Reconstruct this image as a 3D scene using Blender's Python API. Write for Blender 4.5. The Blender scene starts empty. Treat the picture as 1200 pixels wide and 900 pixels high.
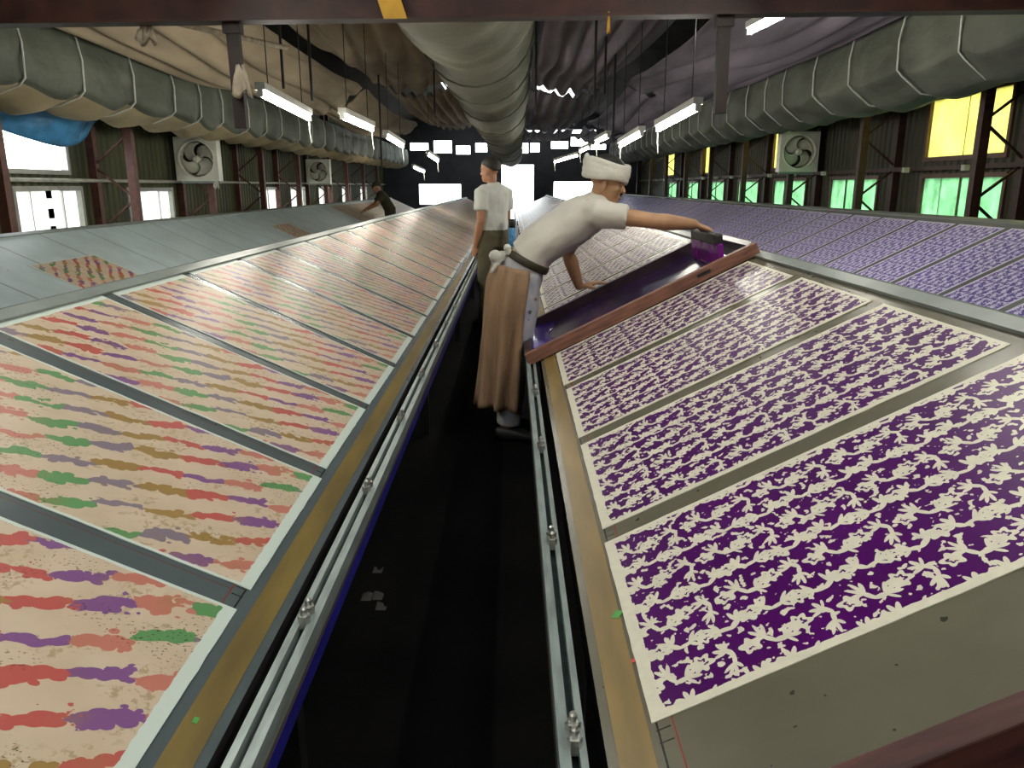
import bpy, math, random
from mathutils import Vector, Matrix, noise
random.seed(7)
sc = bpy.context.scene
col = sc.collection
V = Vector
PI = math.pi

# ------------------------------------------------------------------ camera, sky, exposure
F_PX, CAM_Z = 910.0, 1.4
PITCH = math.atan(232 / F_PX)
cam = bpy.data.cameras.new('camera'); cam_o = bpy.data.objects.new('camera', cam); col.objects.link(cam_o)
cam.sensor_width = 36; cam.lens = 36 * F_PX / 1200; cam.clip_start = .02; cam.clip_end = 300
cam_o.location = (0, 0, CAM_Z); cam_o.rotation_euler = (PI / 2 - PITCH, 0, 0)
sc.camera = cam_o
world = bpy.data.worlds.new('overcast_sky'); sc.world = world; world.use_nodes = True
bg = world.node_tree.nodes['Background']; bg.inputs[0].default_value = (.93, .98, 1, 1); bg.inputs[1].default_value = 6.0
sc.view_settings.view_transform = 'Standard'; sc.view_settings.look = 'None'
sc.view_settings.gamma = 1; sc.view_settings.use_curve_mapping = False
sc.view_settings.exposure = 0.45
sc.cycles.use_denoising = True
TUBE_POWER = 62.0

CO, SI = math.cos(PITCH), math.sin(PITCH)
def at(px, py, Y):
    a = (px - 600) / F_PX; b = (450 - py) / F_PX
    r = V((a, CO + b * SI, -SI + b * CO)); k = Y / r.y
    return V((0, 0, CAM_Z)) + r * k
def atZ(px, py, Z):
    a = (px - 600) / F_PX; b = (450 - py) / F_PX
    r = V((a, CO + b * SI, -SI + b * CO)); k = (Z - CAM_Z) / r.z
    return V((0, 0, CAM_Z)) + r * k

# ------------------------------------------------------------------ node helpers
class NT:
    def __init__(s, name):
        s.m = bpy.data.materials.new(name); s.m.use_nodes = True
        s.t = s.m.node_tree; s.p = s.t.nodes['Principled BSDF']
        s._o = None
    def new(s, k): return s.t.nodes.new(k)
    def put(s, sock, v):
        if isinstance(v, bpy.types.NodeSocket): s.t.links.new(v, sock)
        elif v is not None: sock.default_value = v
    def math(s, op, a, b=None, c=None, clamp=False):
        n = s.new('ShaderNodeMath'); n.operation = op; n.use_clamp = clamp
        s.put(n.inputs[0], a); s.put(n.inputs[1], b); s.put(n.inputs[2], c); return n.outputs[0]
    def vec(s, op, a, b=None, c=None):
        n = s.new('ShaderNodeVectorMath'); n.operation = op
        s.put(n.inputs[0], a); s.put(n.inputs[1], b); s.put(n.inputs[2], c)
        return n.outputs['Value'] if op in ('LENGTH', 'DOT_PRODUCT') else n.outputs[0]
    def sep(s, v):
        n = s.new('ShaderNodeSeparateXYZ'); s.put(n.inputs[0], v); return n.outputs
    def comb(s, x, y, z=0.0):
        n = s.new('ShaderNodeCombineXYZ'); s.put(n.inputs[0], x); s.put(n.inputs[1], y); s.put(n.inputs[2], z); return n.outputs[0]
    def obj(s):
        if not s._o: s._o = s.new('ShaderNodeTexCoord').outputs['Object']
        return s._o
    def noise(s, v, scale, detail=2, rough=.5, out=0):
        n = s.new('ShaderNodeTexNoise'); s.put(n.inputs['Vector'], v)
        n.inputs['Scale'].default_value = scale; n.inputs['Detail'].default_value = detail; n.inputs['Roughness'].default_value = rough
        return n.outputs[out]
    def white(s, v):
        n = s.new('ShaderNodeTexWhiteNoise'); n.noise_dimensions = '2D'; s.put(n.inputs['Vector'], v); return n.outputs[0]
    def mix(s, f, a, b):
        n = s.new('ShaderNodeMix'); n.data_type = 'RGBA'
        s.put(n.inputs[0], f)
        for i, x in ((6, a), (7, b)):
            if isinstance(x, tuple): x = x if len(x) == 4 else x + (1,)
            s.put(n.inputs[i], x)
        return n.outputs[2]
    def ramp(s, f, stops, const=False):
        n = s.new('ShaderNodeValToRGB'); s.put(n.inputs[0], f); e = n.color_ramp
        e.interpolation = 'CONSTANT' if const else 'LINEAR'
        while len(e.elements) < len(stops): e.elements.new(.5)
        for el, (p, c) in zip(e.elements, stops): el.position = p; el.color = c if len(c) == 4 else c + (1,)
        return n.outputs[0]
    def step(s, v, a, b):      # smooth 0..1 between a and b
        n = s.new('ShaderNodeMapRange'); n.interpolation_type = 'SMOOTHSTEP'
        s.put(n.inputs[0], v); n.inputs[1].default_value = a; n.inputs[2].default_value = b
        return n.outputs[0]
    def bump(s, h, dist=.01, strength=.5):
        n = s.new('ShaderNodeBump'); s.put(n.inputs['Height'], h); n.inputs['Distance'].default_value = dist; n.inputs['Strength'].default_value = strength
        s.t.links.new(n.outputs[0], s.p.inputs['Normal'])
    def done(s, color, rough=.6, metal=0., spec=.5):
        if isinstance(color, tuple): color = color if len(color) == 4 else color + (1,)
        s.put(s.p.inputs['Base Color'], color); s.put(s.p.inputs['Roughness'], rough)
        s.p.inputs['Metallic'].default_value = metal; s.p.inputs['Specular IOR Level'].default_value = spec
        return s.m

M = {}
def mat(name, c, rough=.6, metal=0., var=.25, scale=12, bump=0., bscale=60, spec=.5, stretch=(1, 1, 1), detail=3):
    n = NT(name)
    v = n.vec('MULTIPLY', n.obj(), stretch)
    f = n.noise(v, scale, detail)
    lo = tuple(x * (1 - var) for x in c); hi = tuple(min(1, x * (1 + var)) for x in c)
    colr = n.ramp(f, [(.3, lo), (.7, hi)])
    if bump: n.bump(n.noise(v, bscale, 3), bump, .6)
    M[name] = n.done(colr, rough, metal, spec); return M[name]
def emit(name, c, strength):
    n = NT(name); n.p.inputs['Base Color'].default_value = c + (1,); n.p.inputs['Emission Color'].default_value = c + (1,)
    n.p.inputs['Emission Strength'].default_value = strength; M[name] = n.m; return n.m
def translucent(name, c, var=.3, scale=3, mixdiff=.15):
    n = NT(name); t = n.t
    f = n.noise(n.obj(), scale, 4, .6)
    colr = n.ramp(f, [(.3, tuple(x * (1 - var) for x in c)), (.65, c)])
    tr = n.new('ShaderNodeBsdfTranslucent'); n.put(tr.inputs[0], colr)
    n.done(colr, .35)
    mx = n.new('ShaderNodeMixShader'); mx.inputs[0].default_value = mixdiff
    t.links.new(tr.outputs[0], mx.inputs[1]); t.links.new(n.p.outputs[0], mx.inputs[2])
    t.links.new(mx.outputs[0], t.nodes['Material Output'].inputs[0]); M[name] = n.m; return n.m

# plain materials
mat('rust_steel', (.045, .018, .011), .55, .1, .35, 20)
mat('beam_red', (.04, .011, .006), .55, .05, .5, 6); mat('post_dark', (.022, .010, .007), .55, .05, .4, 9)
mat('red_steel', (.12, .045, .03), .55, .05, .3, 15)
mat('dark_steel', (.014, .013, .012), .5, .3, .3, 15)
mat('galvanised', (.28, .33, .31), .38, .35, .25, 8, stretch=(6, 1, 6))
mat('groove', (.03, .05, .045), .6, 0, .4, 20)
mat('side_wood', (.09, .055, .02), .6, 0, .4, 6, stretch=(4, .3, 4))
mat('blue_paint', (.012, .012, .19), .45, 0, .3, 10)
mat('gold_tape', (.15, .1, .02), .42, 0, .3, 5, stretch=(3, .5, 3)); mat('gold_tape_warm', (.2, .13, .035), .35, 0, .3, 5, stretch=(3, .5, 3))
mat('ledge', (.2, .225, .205), .35, 0, .15, 6)
mat('dark_wood', (.014, .011, .009), .6, 0, .4, 9)
mat('screen_wood', (.2, .085, .055), .5, 0, .4, 14, stretch=(.5, 4, 4))
mat('old_wood', (.06, .018, .013), .5, 0, .55, 9, stretch=(.6, 5, 5))
mat('ink_wood', (.03, .012, .02), .35, 0, .5, 18)
mat('ink_magenta', (.16, .0, .2), .22, 0, .2, 10)
mat('ink_blue', (.035, .006, .2), .25, 0, .4, 10)
mat('screen_mesh', (.028, .008, .06), .22, 0, .6, 5, spec=.5)
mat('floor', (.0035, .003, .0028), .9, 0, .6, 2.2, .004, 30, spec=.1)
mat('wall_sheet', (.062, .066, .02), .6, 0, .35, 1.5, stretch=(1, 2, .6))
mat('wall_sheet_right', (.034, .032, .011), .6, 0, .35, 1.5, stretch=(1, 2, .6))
mat('far_wall', (.03, .03, .036), .7, 0, .4, 1.5)
mat('roof', (.05, .045, .035), .7, 0, .4, 1.5)
mat('duct_net', (.07, .08, .055), .6, 0, .5, 2.6, .05, 5, stretch=(1, .6, 1))
mat('duct_net_right', (.075, .082, .058), .7, 0, .4, 2.4, .05, 5, stretch=(1, .6, 1))
mat('duct_liner', (.36, .28, .16), .7, 0, .25, 2, .02, 5)
mat('duct_grey', (.115, .115, .078), .75, 0, .25, 1.6, .03, 4)
mat('strap', (.55, .56, .5), .6, 0, .15, 9)
mat('cloth_tan', (.32, .25, .165), .85, 0, .35, 1.6, .02, 5, stretch=(2, .35, 1))
mat('cloth_mauve_bounce', (.16, .135, .165), .85, 0, .45, 1.6, .02, 5, stretch=(2.2, .3, 1))  # mauve tint is light bounced off the purple tables, mixed into the colour
mat('tarp_blue', (.07, .3, .6), .3, 0, .3, 6, .02, 12)
mat('white_enamel', (.78, .76, .66), .4, 0, .12, 5)
mat('fan_blade', (.66, .64, .54), .45, 0, .15, 5)
mat('fan_inside', (.02, .018, .015), .7, 0, .3, 8)
mat('lamp_housing', (.55, .55, .5), .4, .1, .15, 6)
mat('yellow_paint', (.5, .26, .01), .5, 0, .2, 9)
mat('rag', (.4, .33, .24), .85, 0, .3, 12, .01, 20)
mat('white_pipe', (.5, .5, .42), .5, 0, .2, 8)
mat('window_frame', (.35, .35, .32), .4, .3, .15, 9)
mat('brown_frame', (.1, .05, .03), .5, .1, .2, 9)
mat('skin', (.42, .21, .12), .5, 0, .12, 18)
mat('skin_tan', (.46, .25, .13), .5, 0, .12, 18)
mat('hair', (.018, .014, .011), .6, 0, .4, 40, .004, 200)
mat('tshirt', (.66, .61, .52), .85, 0, .06, 8, .012, 9)
mat('tshirt_grey', (.6, .62, .58), .85, 0, .06, 8, .012, 9)
mat('apron', (.3, .18, .1), .85, 0, .22, 6, .01, 14, stretch=(3, 3, .6))
mat('olive_pants', (.1, .09, .05), .85, 0, .2, 8, .01, 12)
mat('dark_olive', (.045, .045, .022), .85, 0, .3, 8, .01, 12)
mat('belt', (.045, .035, .015), .5, 0, .2, 20)
mat('turban', (.72, .68, .58), .85, 0, .08, 10, .012, 22)
mat('white_cloth', (.62, .6, .52), .85, 0, .12, 12, .01, 20)
mat('shoe', (.02, .018, .018), .5)
mat('black_plastic', (.01, .01, .01), .35)
mat('bottle_blue', (.1, .32, .6), .35, 0, .45, 30)
mat('green_tape', (.06, .3, .05), .5); mat('red_spot', (.6, .05, .05), .5)
mat('eye_white', (.6, .58, .52), .3); mat('lip', (.3, .1, .07), .5)
mat('steel_nut', (.5, .5, .46), .28, .8, .25, 30)
mat('scrap', (.05, .047, .04), .8)
mat('concrete', (.35, .34, .32), .8, 0, .2, 1)
mat('brick_red', (.5, .2, .1), .7); mat('pale_wall', (.75, .73, .7), .8, 0, .05, 1); mat('slate', (.2, .22, .28), .5)
emit('tube_light', (1.0, .96, .86), TUBE_POWER)
translucent('pane_yellow', (.8, .76, .34), .25, 4)
translucent('pane_green', (.42, .68, .45), .4, 5)
translucent('pane_white', (.75, .76, .72), .1, 2)
translucent('skylight', (.6, .62, .62), .2, 2)

# trousers with spots of dye
n = NT('white_trousers'); f = n.noise(n.obj(), 9, 3)
c = n.mix(n.math('MULTIPLY', n.step(f, .5, .7), .6), (.47, .45, .45), (.2, .24, .36))
c = n.mix(n.step(n.noise(n.vec('ADD', n.obj(), (3, 1, 5)), 14, 2), .66, .72), c, (.28, .1, .12))
c = n.mix(n.step(n.noise(n.vec('ADD', n.obj(), (7, 2, 1)), 17, 2), .7, .74), c, (.06, .06, .03))
n.bump(n.noise(n.obj(), 10, 2), .01, .6); M['white_trousers'] = n.done(c, .85)

# table tops: plain board with fine ruled register lines (local x = up the slope, y = along the table)
def table_mat(name, c, pitch, start, gap, u_line, sign, rough=.27, stripes=False):
    n = NT(name); o = n.sep(n.obj()); u, y = o[0], o[1]
    f = n.noise(n.obj(), 3, 4, .6)
    colr = n.ramp(f, [(.3, tuple(x * .86 for x in c)), (.7, tuple(x * 1.12 for x in c))])
    sp = n.noise(n.obj(), 38, 2)
    colr = n.mix(n.step(sp, .735 if sign < 0 else .71, .76 if sign < 0 else .73), colr, (.03, .03, .02))
    ph = n.math('MULTIPLY', n.math('FRACT', n.math('DIVIDE', n.math('SUBTRACT', y, start), pitch)), pitch)   # 0 at near edge of a sheet
    g = n.math('ABSOLUTE', n.math('SUBTRACT', ph, pitch - gap * .45))
    lw = .012 if stripes else .0013
    line = n.math('LESS_THAN', g, lw)
    line = n.math('MULTIPLY', line, n.math('GREATER_THAN', u, u_line + (.03 if sign < 0 else 9)))
    colr = n.mix(n.math('MULTIPLY', line, .55 if stripes else .8), colr, (.05, .055, .055) if stripes else (.14, .03, .02))
    red = n.math('LESS_THAN', n.math('ABSOLUTE', n.math('SUBTRACT', u, u_line + .03)), .0013)
    blk = n.math('LESS_THAN', n.math('ABSOLUTE', n.math('SUBTRACT', u, u_line + .004)), .0017)
    blk2 = n.math('MULTIPLY', n.math('LESS_THAN', n.math('ABSOLUTE', n.math('SUBTRACT', g, .014)), .0014), n.math('LESS_THAN', n.math('ABSOLUTE', n.math('SUBTRACT', u, u_line + .013)), .012))
    if not stripes:
        colr = n.mix(red, colr, (.22, .03, .02)); colr = n.mix(n.math('MAXIMUM', blk, blk2), colr, (.008, .008, .008))
    n.bump(n.noise(n.obj(), 9, 1), .0012, .25)
    M[name] = n.done(colr, rough, 0, .5); return M[name]

# printed papers: local x = up the slope (0..SL), y = along the table (0..SW)
SL, SW = 1.03, .63
def border(n, lo, hi, near, far, amp=.002):
    o = n.sep(n.obj()); x, y = o[0], o[1]
    j = n.math('MULTIPLY', n.math('SUBTRACT', n.noise(n.obj(), 45, 2), .5), amp * 4)
    x2 = n.math('ADD', x, j); y2 = n.math('ADD', y, j)
    a = n.math('MULTIPLY', n.math('GREATER_THAN', x2, lo), n.math('LESS_THAN', x2, SL - hi))
    b = n.math('MULTIPLY', n.math('GREATER_THAN', y2, near), n.math('LESS_THAN', y2, SW - far))
    return n.math('MULTIPLY', a, b)

def purple_mat(name, dye_c, paper_c):
    n = NT(name)
    o = n.sep(n.obj()); base = n.comb(o[0], n.math('MULTIPLY', o[1], .82), 0.0)
    w = n.vec('SUBTRACT', n.noise(base, 30, 2, .5, 1), (.5, .5, .5))
    base = n.vec('MULTIPLY', n.vec('MULTIPLY_ADD', w, (.006, .006, 0), base), (1, 1, 0))
    TU, TV = .172, .126
    def cell(ou, ov):
        q = n.vec('MULTIPLY_ADD', base, (1 / TU, 1 / TV, 0), (.5 - ou, .5 - ov, 0))
        return n.vec('MULTIPLY_ADD', n.vec('FRACTION', q), (TU, TV, 0), (-TU / 2, -TV / 2, 0))
    def ell(q, x, y, a, b, deg):
        m = n.new('ShaderNodeMapping'); m.vector_type = 'TEXTURE'; n.put(m.inputs[0], q)
        m.inputs['Location'].default_value = (x, y, 0); m.inputs['Rotation'].default_value = (0, 0, math.radians(deg)); m.inputs['Scale'].default_value = (a, b, 1)
        return n.vec('LENGTH', m.outputs[0])
    def union(L):
        r = L[0]
        for e in L[1:]: r = n.math('MINIMUM', r, e)
        return r
    allv = []
    def antler(q, ang, s, flip=1):
        m = n.new('ShaderNodeMapping'); m.vector_type = 'TEXTURE'; n.put(m.inputs[0], q)
        m.inputs['Rotation'].default_value = (0, 0, math.radians(ang)); m.inputs['Scale'].default_value = (s, s * flip, 1)
        o_ = n.sep(m.outputs[0]); p = n.comb(n.math('ABSOLUTE', n.math('ADD', o_[0], n.math('MULTIPLY', o_[1], .25))), o_[1], 0.0)
        r = ell(p, .009, -.006, .013, .0044, 25)
        for x, y, a, b, d_ in ((.016, .009, .0118, .0037, 82), (.024, .009, .012, .0036, 50), (.029, .002, .0115, .0036, 16), (.024, -.007, .009, .003, -24)):
            r = n.math('MINIMUM', r, ell(p, x, y, a, b, d_))
        return r
    def flower(q, ang, s, k5=5):
        o_ = n.sep(q); r = n.vec('LENGTH', n.vec('MULTIPLY', q, (1, 1.25, 0))); th = n.math('ARCTAN2', o_[1], o_[0])
        w_ = n.math('MULTIPLY_ADD', n.math('COSINE', n.math('MULTIPLY_ADD', th, k5, ang)), .0035 * s, .0165 * s)
        u = n.math('DIVIDE', r, w_)
        ring = n.math('ADD', n.math('MULTIPLY', n.math('ABSOLUTE', n.math('SUBTRACT', u, .42)), -5.0), 1.62)
        cut_ = n.math('MULTIPLY', ring, n.math('GREATER_THAN', n.math('SINE', n.math('MULTIPLY_ADD', th, 1.0, ang)), .1))
        return n.math('MAXIMUM', u, cut_)
    d = 9.0
    for ou, ov, an, sc_, fl in [(0, 0, 12, 1.15, 1), (.5, .04, 165, 1.1, -1), (.36, .52, -30, 1.1, 1), (.88, .47, 100, 1.0, 1)]:
        d = n.math('MINIMUM', d, antler(cell(ou, ov), an, sc_, fl))
    for ou, ov, an, sc_, k5 in [(.25, .03, .5, 1.15, 5), (.74, -.04, 2., 1.0, 6), (.12, .52, 4., 1.1, 5), (.62, .55, 1., 1.2, 6)]:
        d = n.math('MINIMUM', d, flower(cell(ou, ov), an, sc_, k5))
    crumbs = n.noise(base, 62, 2, .4)
    d = n.math('MINIMUM', d, n.math('ADD', n.math('MULTIPLY', n.math('SUBTRACT', .612, crumbs), 8.0), 1.0))
    allv = [d]
    d = union(allv)
    white = n.math('LESS_THAN', d, 1.0)
    ink = n.math('MULTIPLY', n.math('SUBTRACT', 1.0, white), border(n, .024, .012, .019, .013))
    paper = n.ramp(n.noise(n.obj(), 40, 3), [(.3, tuple(x * .95 for x in paper_c)), (.7, tuple(x * 1.06 for x in paper_c))])
    dye = n.ramp(n.noise(n.obj(), 5, 2), [(.3, tuple(x * .85 for x in dye_c)), (.7, tuple(x * 1.15 for x in dye_c))])
    M[name] = n.done(n.mix(ink, paper, dye), .34, 0, .12)
purple_mat('purple_print', (.062, .0005, .092), (.66, .62, .49))
purple_mat('violet_print', (.15, .10, .40), (.8, .77, .93))

def mist_mat(name='mist_print', rot=False):
    n = NT(name); o = n.sep(n.obj())
    kx, ky = (.853, .522)
    x, y = o[0], o[1]
    a = n.math('ADD', n.math('MULTIPLY', x, kx), n.math('MULTIPLY', y, ky))
    b = n.math('SUBTRACT', n.math('MULTIPLY', y, kx), n.math('MULTIPLY', x, ky))
    ab = n.comb(a, b, 0.0)
    fine = n.math('SUBTRACT', n.noise(ab, 95, 2, .6), .5)
    vo = n.new('ShaderNodeTexVoronoi'); n.put(vo.inputs['Vector'], n.vec('MULTIPLY', ab, (1, 1.5, 0))); vo.inputs['Scale'].default_value = 40
    jag = n.math('SUBTRACT', .42, vo.outputs['Distance'])
    big = n.math('SUBTRACT', n.noise(ab, 22, 1), .5)
    RS, SEG = .088, .102
    b1 = n.math('ADD', b, n.math('MULTIPLY', n.math('SUBTRACT', n.noise(ab, 7, 1), .5), .05))
    rowf = n.math('DIVIDE', n.math('ADD', b1, 4), RS); row = n.math('FLOOR', rowf)
    bn = n.math('MULTIPLY', n.math('SUBTRACT', n.math('FRACT', rowf), .5), RS)
    rr = n.white(n.comb(row, 3.7, 0.0))
    a2 = n.math('ADD', n.math('ADD', n.math('ADD', a, 6), n.math('MULTIPLY', rr, .6)), n.math('MULTIPLY', n.math('ADD', jag, fine), .03))
    sf = n.math('DIVIDE', a2, SEG); seg = n.math('FLOOR', sf); sfr = n.math('FRACT', sf)
    rnd = n.white(n.comb(seg, row, 0.0)); rnd2 = n.white(n.comb(seg, n.math('ADD', row, 31), 0.0))
    off = n.math('MULTIPLY', n.math('SUBTRACT', rnd, .5), .022)
    hump = n.math('POWER', n.math('SINE', n.math('MULTIPLY', sfr, PI)), .5)
    th = n.math('ADD', n.math('MULTIPLY', hump, n.math('MULTIPLY_ADD', rnd2, .010, .004)), .012)
    th = n.math('ADD', th, n.math('ADD', n.math('MULTIPLY', jag, .027), n.math('ADD', n.math('MULTIPLY', big, .014), n.math('MULTIPLY', fine, .004))))
    ins = n.math('LESS_THAN', n.math('ABSOLUTE', n.math('SUBTRACT', bn, off)), th)
    hue = n.math('FRACT', n.math('DIVIDE', n.math('ADD', seg, n.math('MULTIPLY', row, 2.0)), 6.0))
    cols = [(.43, .085, .07), (.29, .175, .05), (.20, .155, .19), (.10, .25, .09), (.46, .16, .115), (.19, .075, .21)]
    ink = n.ramp(n.math('ADD', hue, .02), [(k / 6, c) for k, c in enumerate(cols)], True)
    ink = n.mix(n.math('MULTIPLY', n.step(n.noise(ab, 12, 2), .5, .75), .35), ink, (.27, .17, .05))
    paper = n.ramp(n.noise(ab, 9, 3), [(.3, (.50, .385, .265)), (.7, (.57, .455, .335))])
    cl = n.noise(n.vec('MULTIPLY', ab, (1, 2, 0)), 7, 2)
    paper = n.mix(n.math('MULTIPLY', n.math('MULTIPLY', n.step(cl, .52, .62), n.step(n.noise(ab, 60, 3, .7), .5, .6)), .55), paper, (.25, .17, .05))
    colr = n.mix(ins, paper, ink)
    sp = n.math('MULTIPLY', n.step(n.noise(n.vec('ADD', ab, (5, 8, 0)), 6, 1), .54, .62), n.math('GREATER_THAN', n.noise(n.vec('MULTIPLY', ab, (1, 1.6, 0)), 130, 1), .655))
    colr = n.mix(n.math('MULTIPLY', sp, .85), colr, (.035, .025, .012))
    colr = n.mix(border(n, .026, .03, .009, .009), (.55, .62, .55), colr)
    M[name] = n.done(colr, .36, 0, .3)
mist_mat()

# ------------------------------------------------------------------ mesh helpers
class MB:
    def __init__(s): s.v, s.f, s.mi = [], [], []
    def add(s, vs, fs, mi=0):
        o = len(s.v); s.v += [V(p) for p in vs]; s.f += [[i + o for i in q] for q in fs]; s.mi += [mi] * len(fs); return s
    def box(s, a, b, mi=0):
        (x0, y0, z0), (x1, y1, z1) = a, b
        return s.add([(x0, y0, z0), (x1, y0, z0), (x1, y1, z0), (x0, y1, z0), (x0, y0, z1), (x1, y0, z1), (x1, y1, z1), (x0, y1, z1)],
                     [(0, 3, 2, 1), (4, 5, 6, 7), (0, 1, 5, 4), (1, 2, 6, 5), (2, 3, 7, 6), (3, 0, 4, 7)], mi)
    def prism_y(s, prof, y0, y1, mi=0):     # closed profile in (x,z) swept along y
        k = len(prof)
        vs = [(x, y0, z) for x, z in prof] + [(x, y1, z) for x, z in prof]
        fs = [(i, (i + 1) % k, (i + 1) % k + k, i + k) for i in range(k)] + [tuple(range(k))[::-1], tuple(range(k, 2 * k))]
        return s.add(vs, fs, mi)
    def bar(s, p, q, w, h=None, up=(0, 0, 1), mi=0):
        p, q = V(p), V(q); h = h or w; t = (q - p).normalized(); u = V(up)
        if abs(t.dot(u)) > .95: u = V((0, 1, 0))
        a = t.cross(u).normalized() * w / 2; b = a.cross(t).normalized() * h / 2
        vs = [p - a - b, p + a - b, p + a + b, p - a + b, q - a - b, q + a - b, q + a + b, q - a + b]
        return s.add(vs, [(0, 1, 2, 3), (7, 6, 5, 4), (0, 4, 5, 1), (1, 5, 6, 2), (2, 6, 7, 3), (3, 7, 4, 0)], mi)
    def tube(s, pts, rad, side=(1, 0, 0), k=12, mi=0, cap=.6):
        pts = [V(p) for p in pts]; m = len(pts)
        rad = [r if isinstance(r, (tuple, list)) else (r, r) for r in (rad if isinstance(rad, (list, tuple)) else [rad] * m)]
        rings = []
        for i in range(m):
            t = (pts[min(i + 1, m - 1)] - pts[max(i - 1, 0)]).normalized(); sd = V(side)
            if abs(t.dot(sd)) > .97: sd = V((0, 1, 0)) if abs(t.y) < .9 else V((0, 0, 1))
            a = (sd - t * t.dot(sd)).normalized(); b = t.cross(a)
            rings.append((pts[i], a, b, t, rad[i]))
        R = []
        if cap:
            p, a, b, t, r = rings[0]; R.append((p - t * min(r) * cap, a, b, t, (r[0] * .55, r[1] * .55)))
        R += rings
        if cap:
            p, a, b, t, r = rings[-1]; R.append((p + t * min(r) * cap, a, b, t, (r[0] * .55, r[1] * .55)))
        vs = [p + a * (r[0] * math.cos(2 * PI * j / k)) + b * (r[1] * math.sin(2 * PI * j / k)) for p, a, b, t, r in R for j in range(k)]
        fs = [(i * k + j, i * k + (j + 1) % k, (i + 1) * k + (j + 1) % k, (i + 1) * k + j) for i in range(len(R) - 1) for j in range(k)]
        fs += [tuple(range(k))[::-1], tuple(range((len(R) - 1) * k, len(R) * k))]
        return s.add(vs, fs, mi)
    def ell(s, c, ax, k=14, m=9, mi=0):
        c = V(c); A, B, C = [V(x) for x in ax]; vs = [c + C]; fs = []
        for i in range(1, m):
            th = PI * i / m
            for j in range(k):
                ph = 2 * PI * j / k; vs.append(c + C * math.cos(th) + (A * math.cos(ph) + B * math.sin(ph)) * math.sin(th))
        vs.append(c - C); e = len(vs) - 1
        for j in range(k):
            fs.append((0, 1 + j, 1 + (j + 1) % k)); fs.append((e, 1 + (m - 2) * k + (j + 1) % k, 1 + (m - 2) * k + j))
        for i in range(m - 2):
            for j in range(k):
                fs.append((1 + i * k + j, 1 + (i + 1) * k + j, 1 + (i + 1) * k + (j + 1) % k, 1 + i * k + (j + 1) % k))
        return s.add(vs, fs, mi)
    def grid(s, fn, nu, nv, mi=0):
        vs = [fn(i / nu, j / nv) for i in range(nu + 1) for j in range(nv + 1)]
        fs = [(i * (nv + 1) + j, (i + 1) * (nv + 1) + j, (i + 1) * (nv + 1) + j + 1, i * (nv + 1) + j + 1) for i in range(nu) for j in range(nv)]
        return s.add(vs, fs, mi)
    def mesh(s, name, mats, origin=(0, 0, 0), smooth=False):
        me = bpy.data.meshes.new(name); o = V(origin)
        me.from_pydata([tuple(p - o) for p in s.v], [], [tuple(q) for q in s.f])
        for mm in (mats if isinstance(mats, (list, tuple)) else [mats]): me.materials.append(M[mm] if isinstance(mm, str) else mm)
        if len(set(s.mi)) > 1: me.polygons.foreach_set('material_index', s.mi)
        if smooth: me.polygons.foreach_set('use_smooth', [True] * len(me.polygons))
        me.update(); return me
    def build(s, name, mats, parent=None, origin=None, smooth=False):
        org = V(origin) if origin is not None else (V(parent['_org']) if parent is not None and '_org' in parent else V((0, 0, 0)))
        return link(name, s.mesh(name, mats, org, smooth), parent, (0, 0, 0) if parent is not None else org)
def link(name, me, parent=None, loc=(0, 0, 0), mtx=None):
    o = bpy.data.objects.new(name, me); col.objects.link(o)
    if parent is not None: o.parent = parent
    if mtx is not None: o.matrix_local = mtx
    else: o.location = loc
    return o
def tag(o, label=None, cat=None, group=None, kind=None):
    if label: o['label'] = label
    if cat: o['category'] = cat
    if group: o['group'] = group
    if kind: o['kind'] = kind
    return o
ORG = []
def thing(name, loc, label, cat, group=None):
    o = bpy.data.objects.new(name, None); col.objects.link(o); o.location = loc; o.empty_display_size = .1
    o['_org'] = tuple(loc); ORG.append(o)
    return tag(o, label, cat, group)
def struct(o): o['kind'] = 'structure'; return o
CL = bpy.data.textures.new('cloth_folds', 'CLOUDS'); CL.noise_scale = .1; CL.noise_depth = 1
def folds(o, k=.016):
    m = o.modifiers.new('folds', 'DISPLACE'); m.texture = CL; m.strength = k; m.mid_level = .5; m.texture_coords = 'LOCAL'; return o
def mods(o, voxel=None, smooth=0, solid=None, subs=0, bevel=None):
    if solid: m = o.modifiers.new('thickness', 'SOLIDIFY'); m.thickness = solid; m.offset = 0
    if voxel: m = o.modifiers.new('remesh', 'REMESH'); m.mode = 'VOXEL'; m.voxel_size = voxel; m.use_smooth_shade = True
    if smooth: m = o.modifiers.new('relax', 'SMOOTH'); m.iterations = smooth; m.factor = .5
    if subs: m = o.modifiers.new('subdivision', 'SUBSURF'); m.levels = subs; m.render_levels = subs
    if bevel: m = o.modifiers.new('bevel', 'BEVEL'); m.width = bevel; m.segments = 2
    return o

# ================================================================== THE BUILDING
Y0, Y1, WX = -4.0, 31.0, 5.0
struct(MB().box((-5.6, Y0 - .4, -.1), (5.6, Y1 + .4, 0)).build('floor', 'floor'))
g = MB().box((-60, -40, -.35), (60, 90, -.12)).build('ground', 'concrete'); struct(g)

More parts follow.
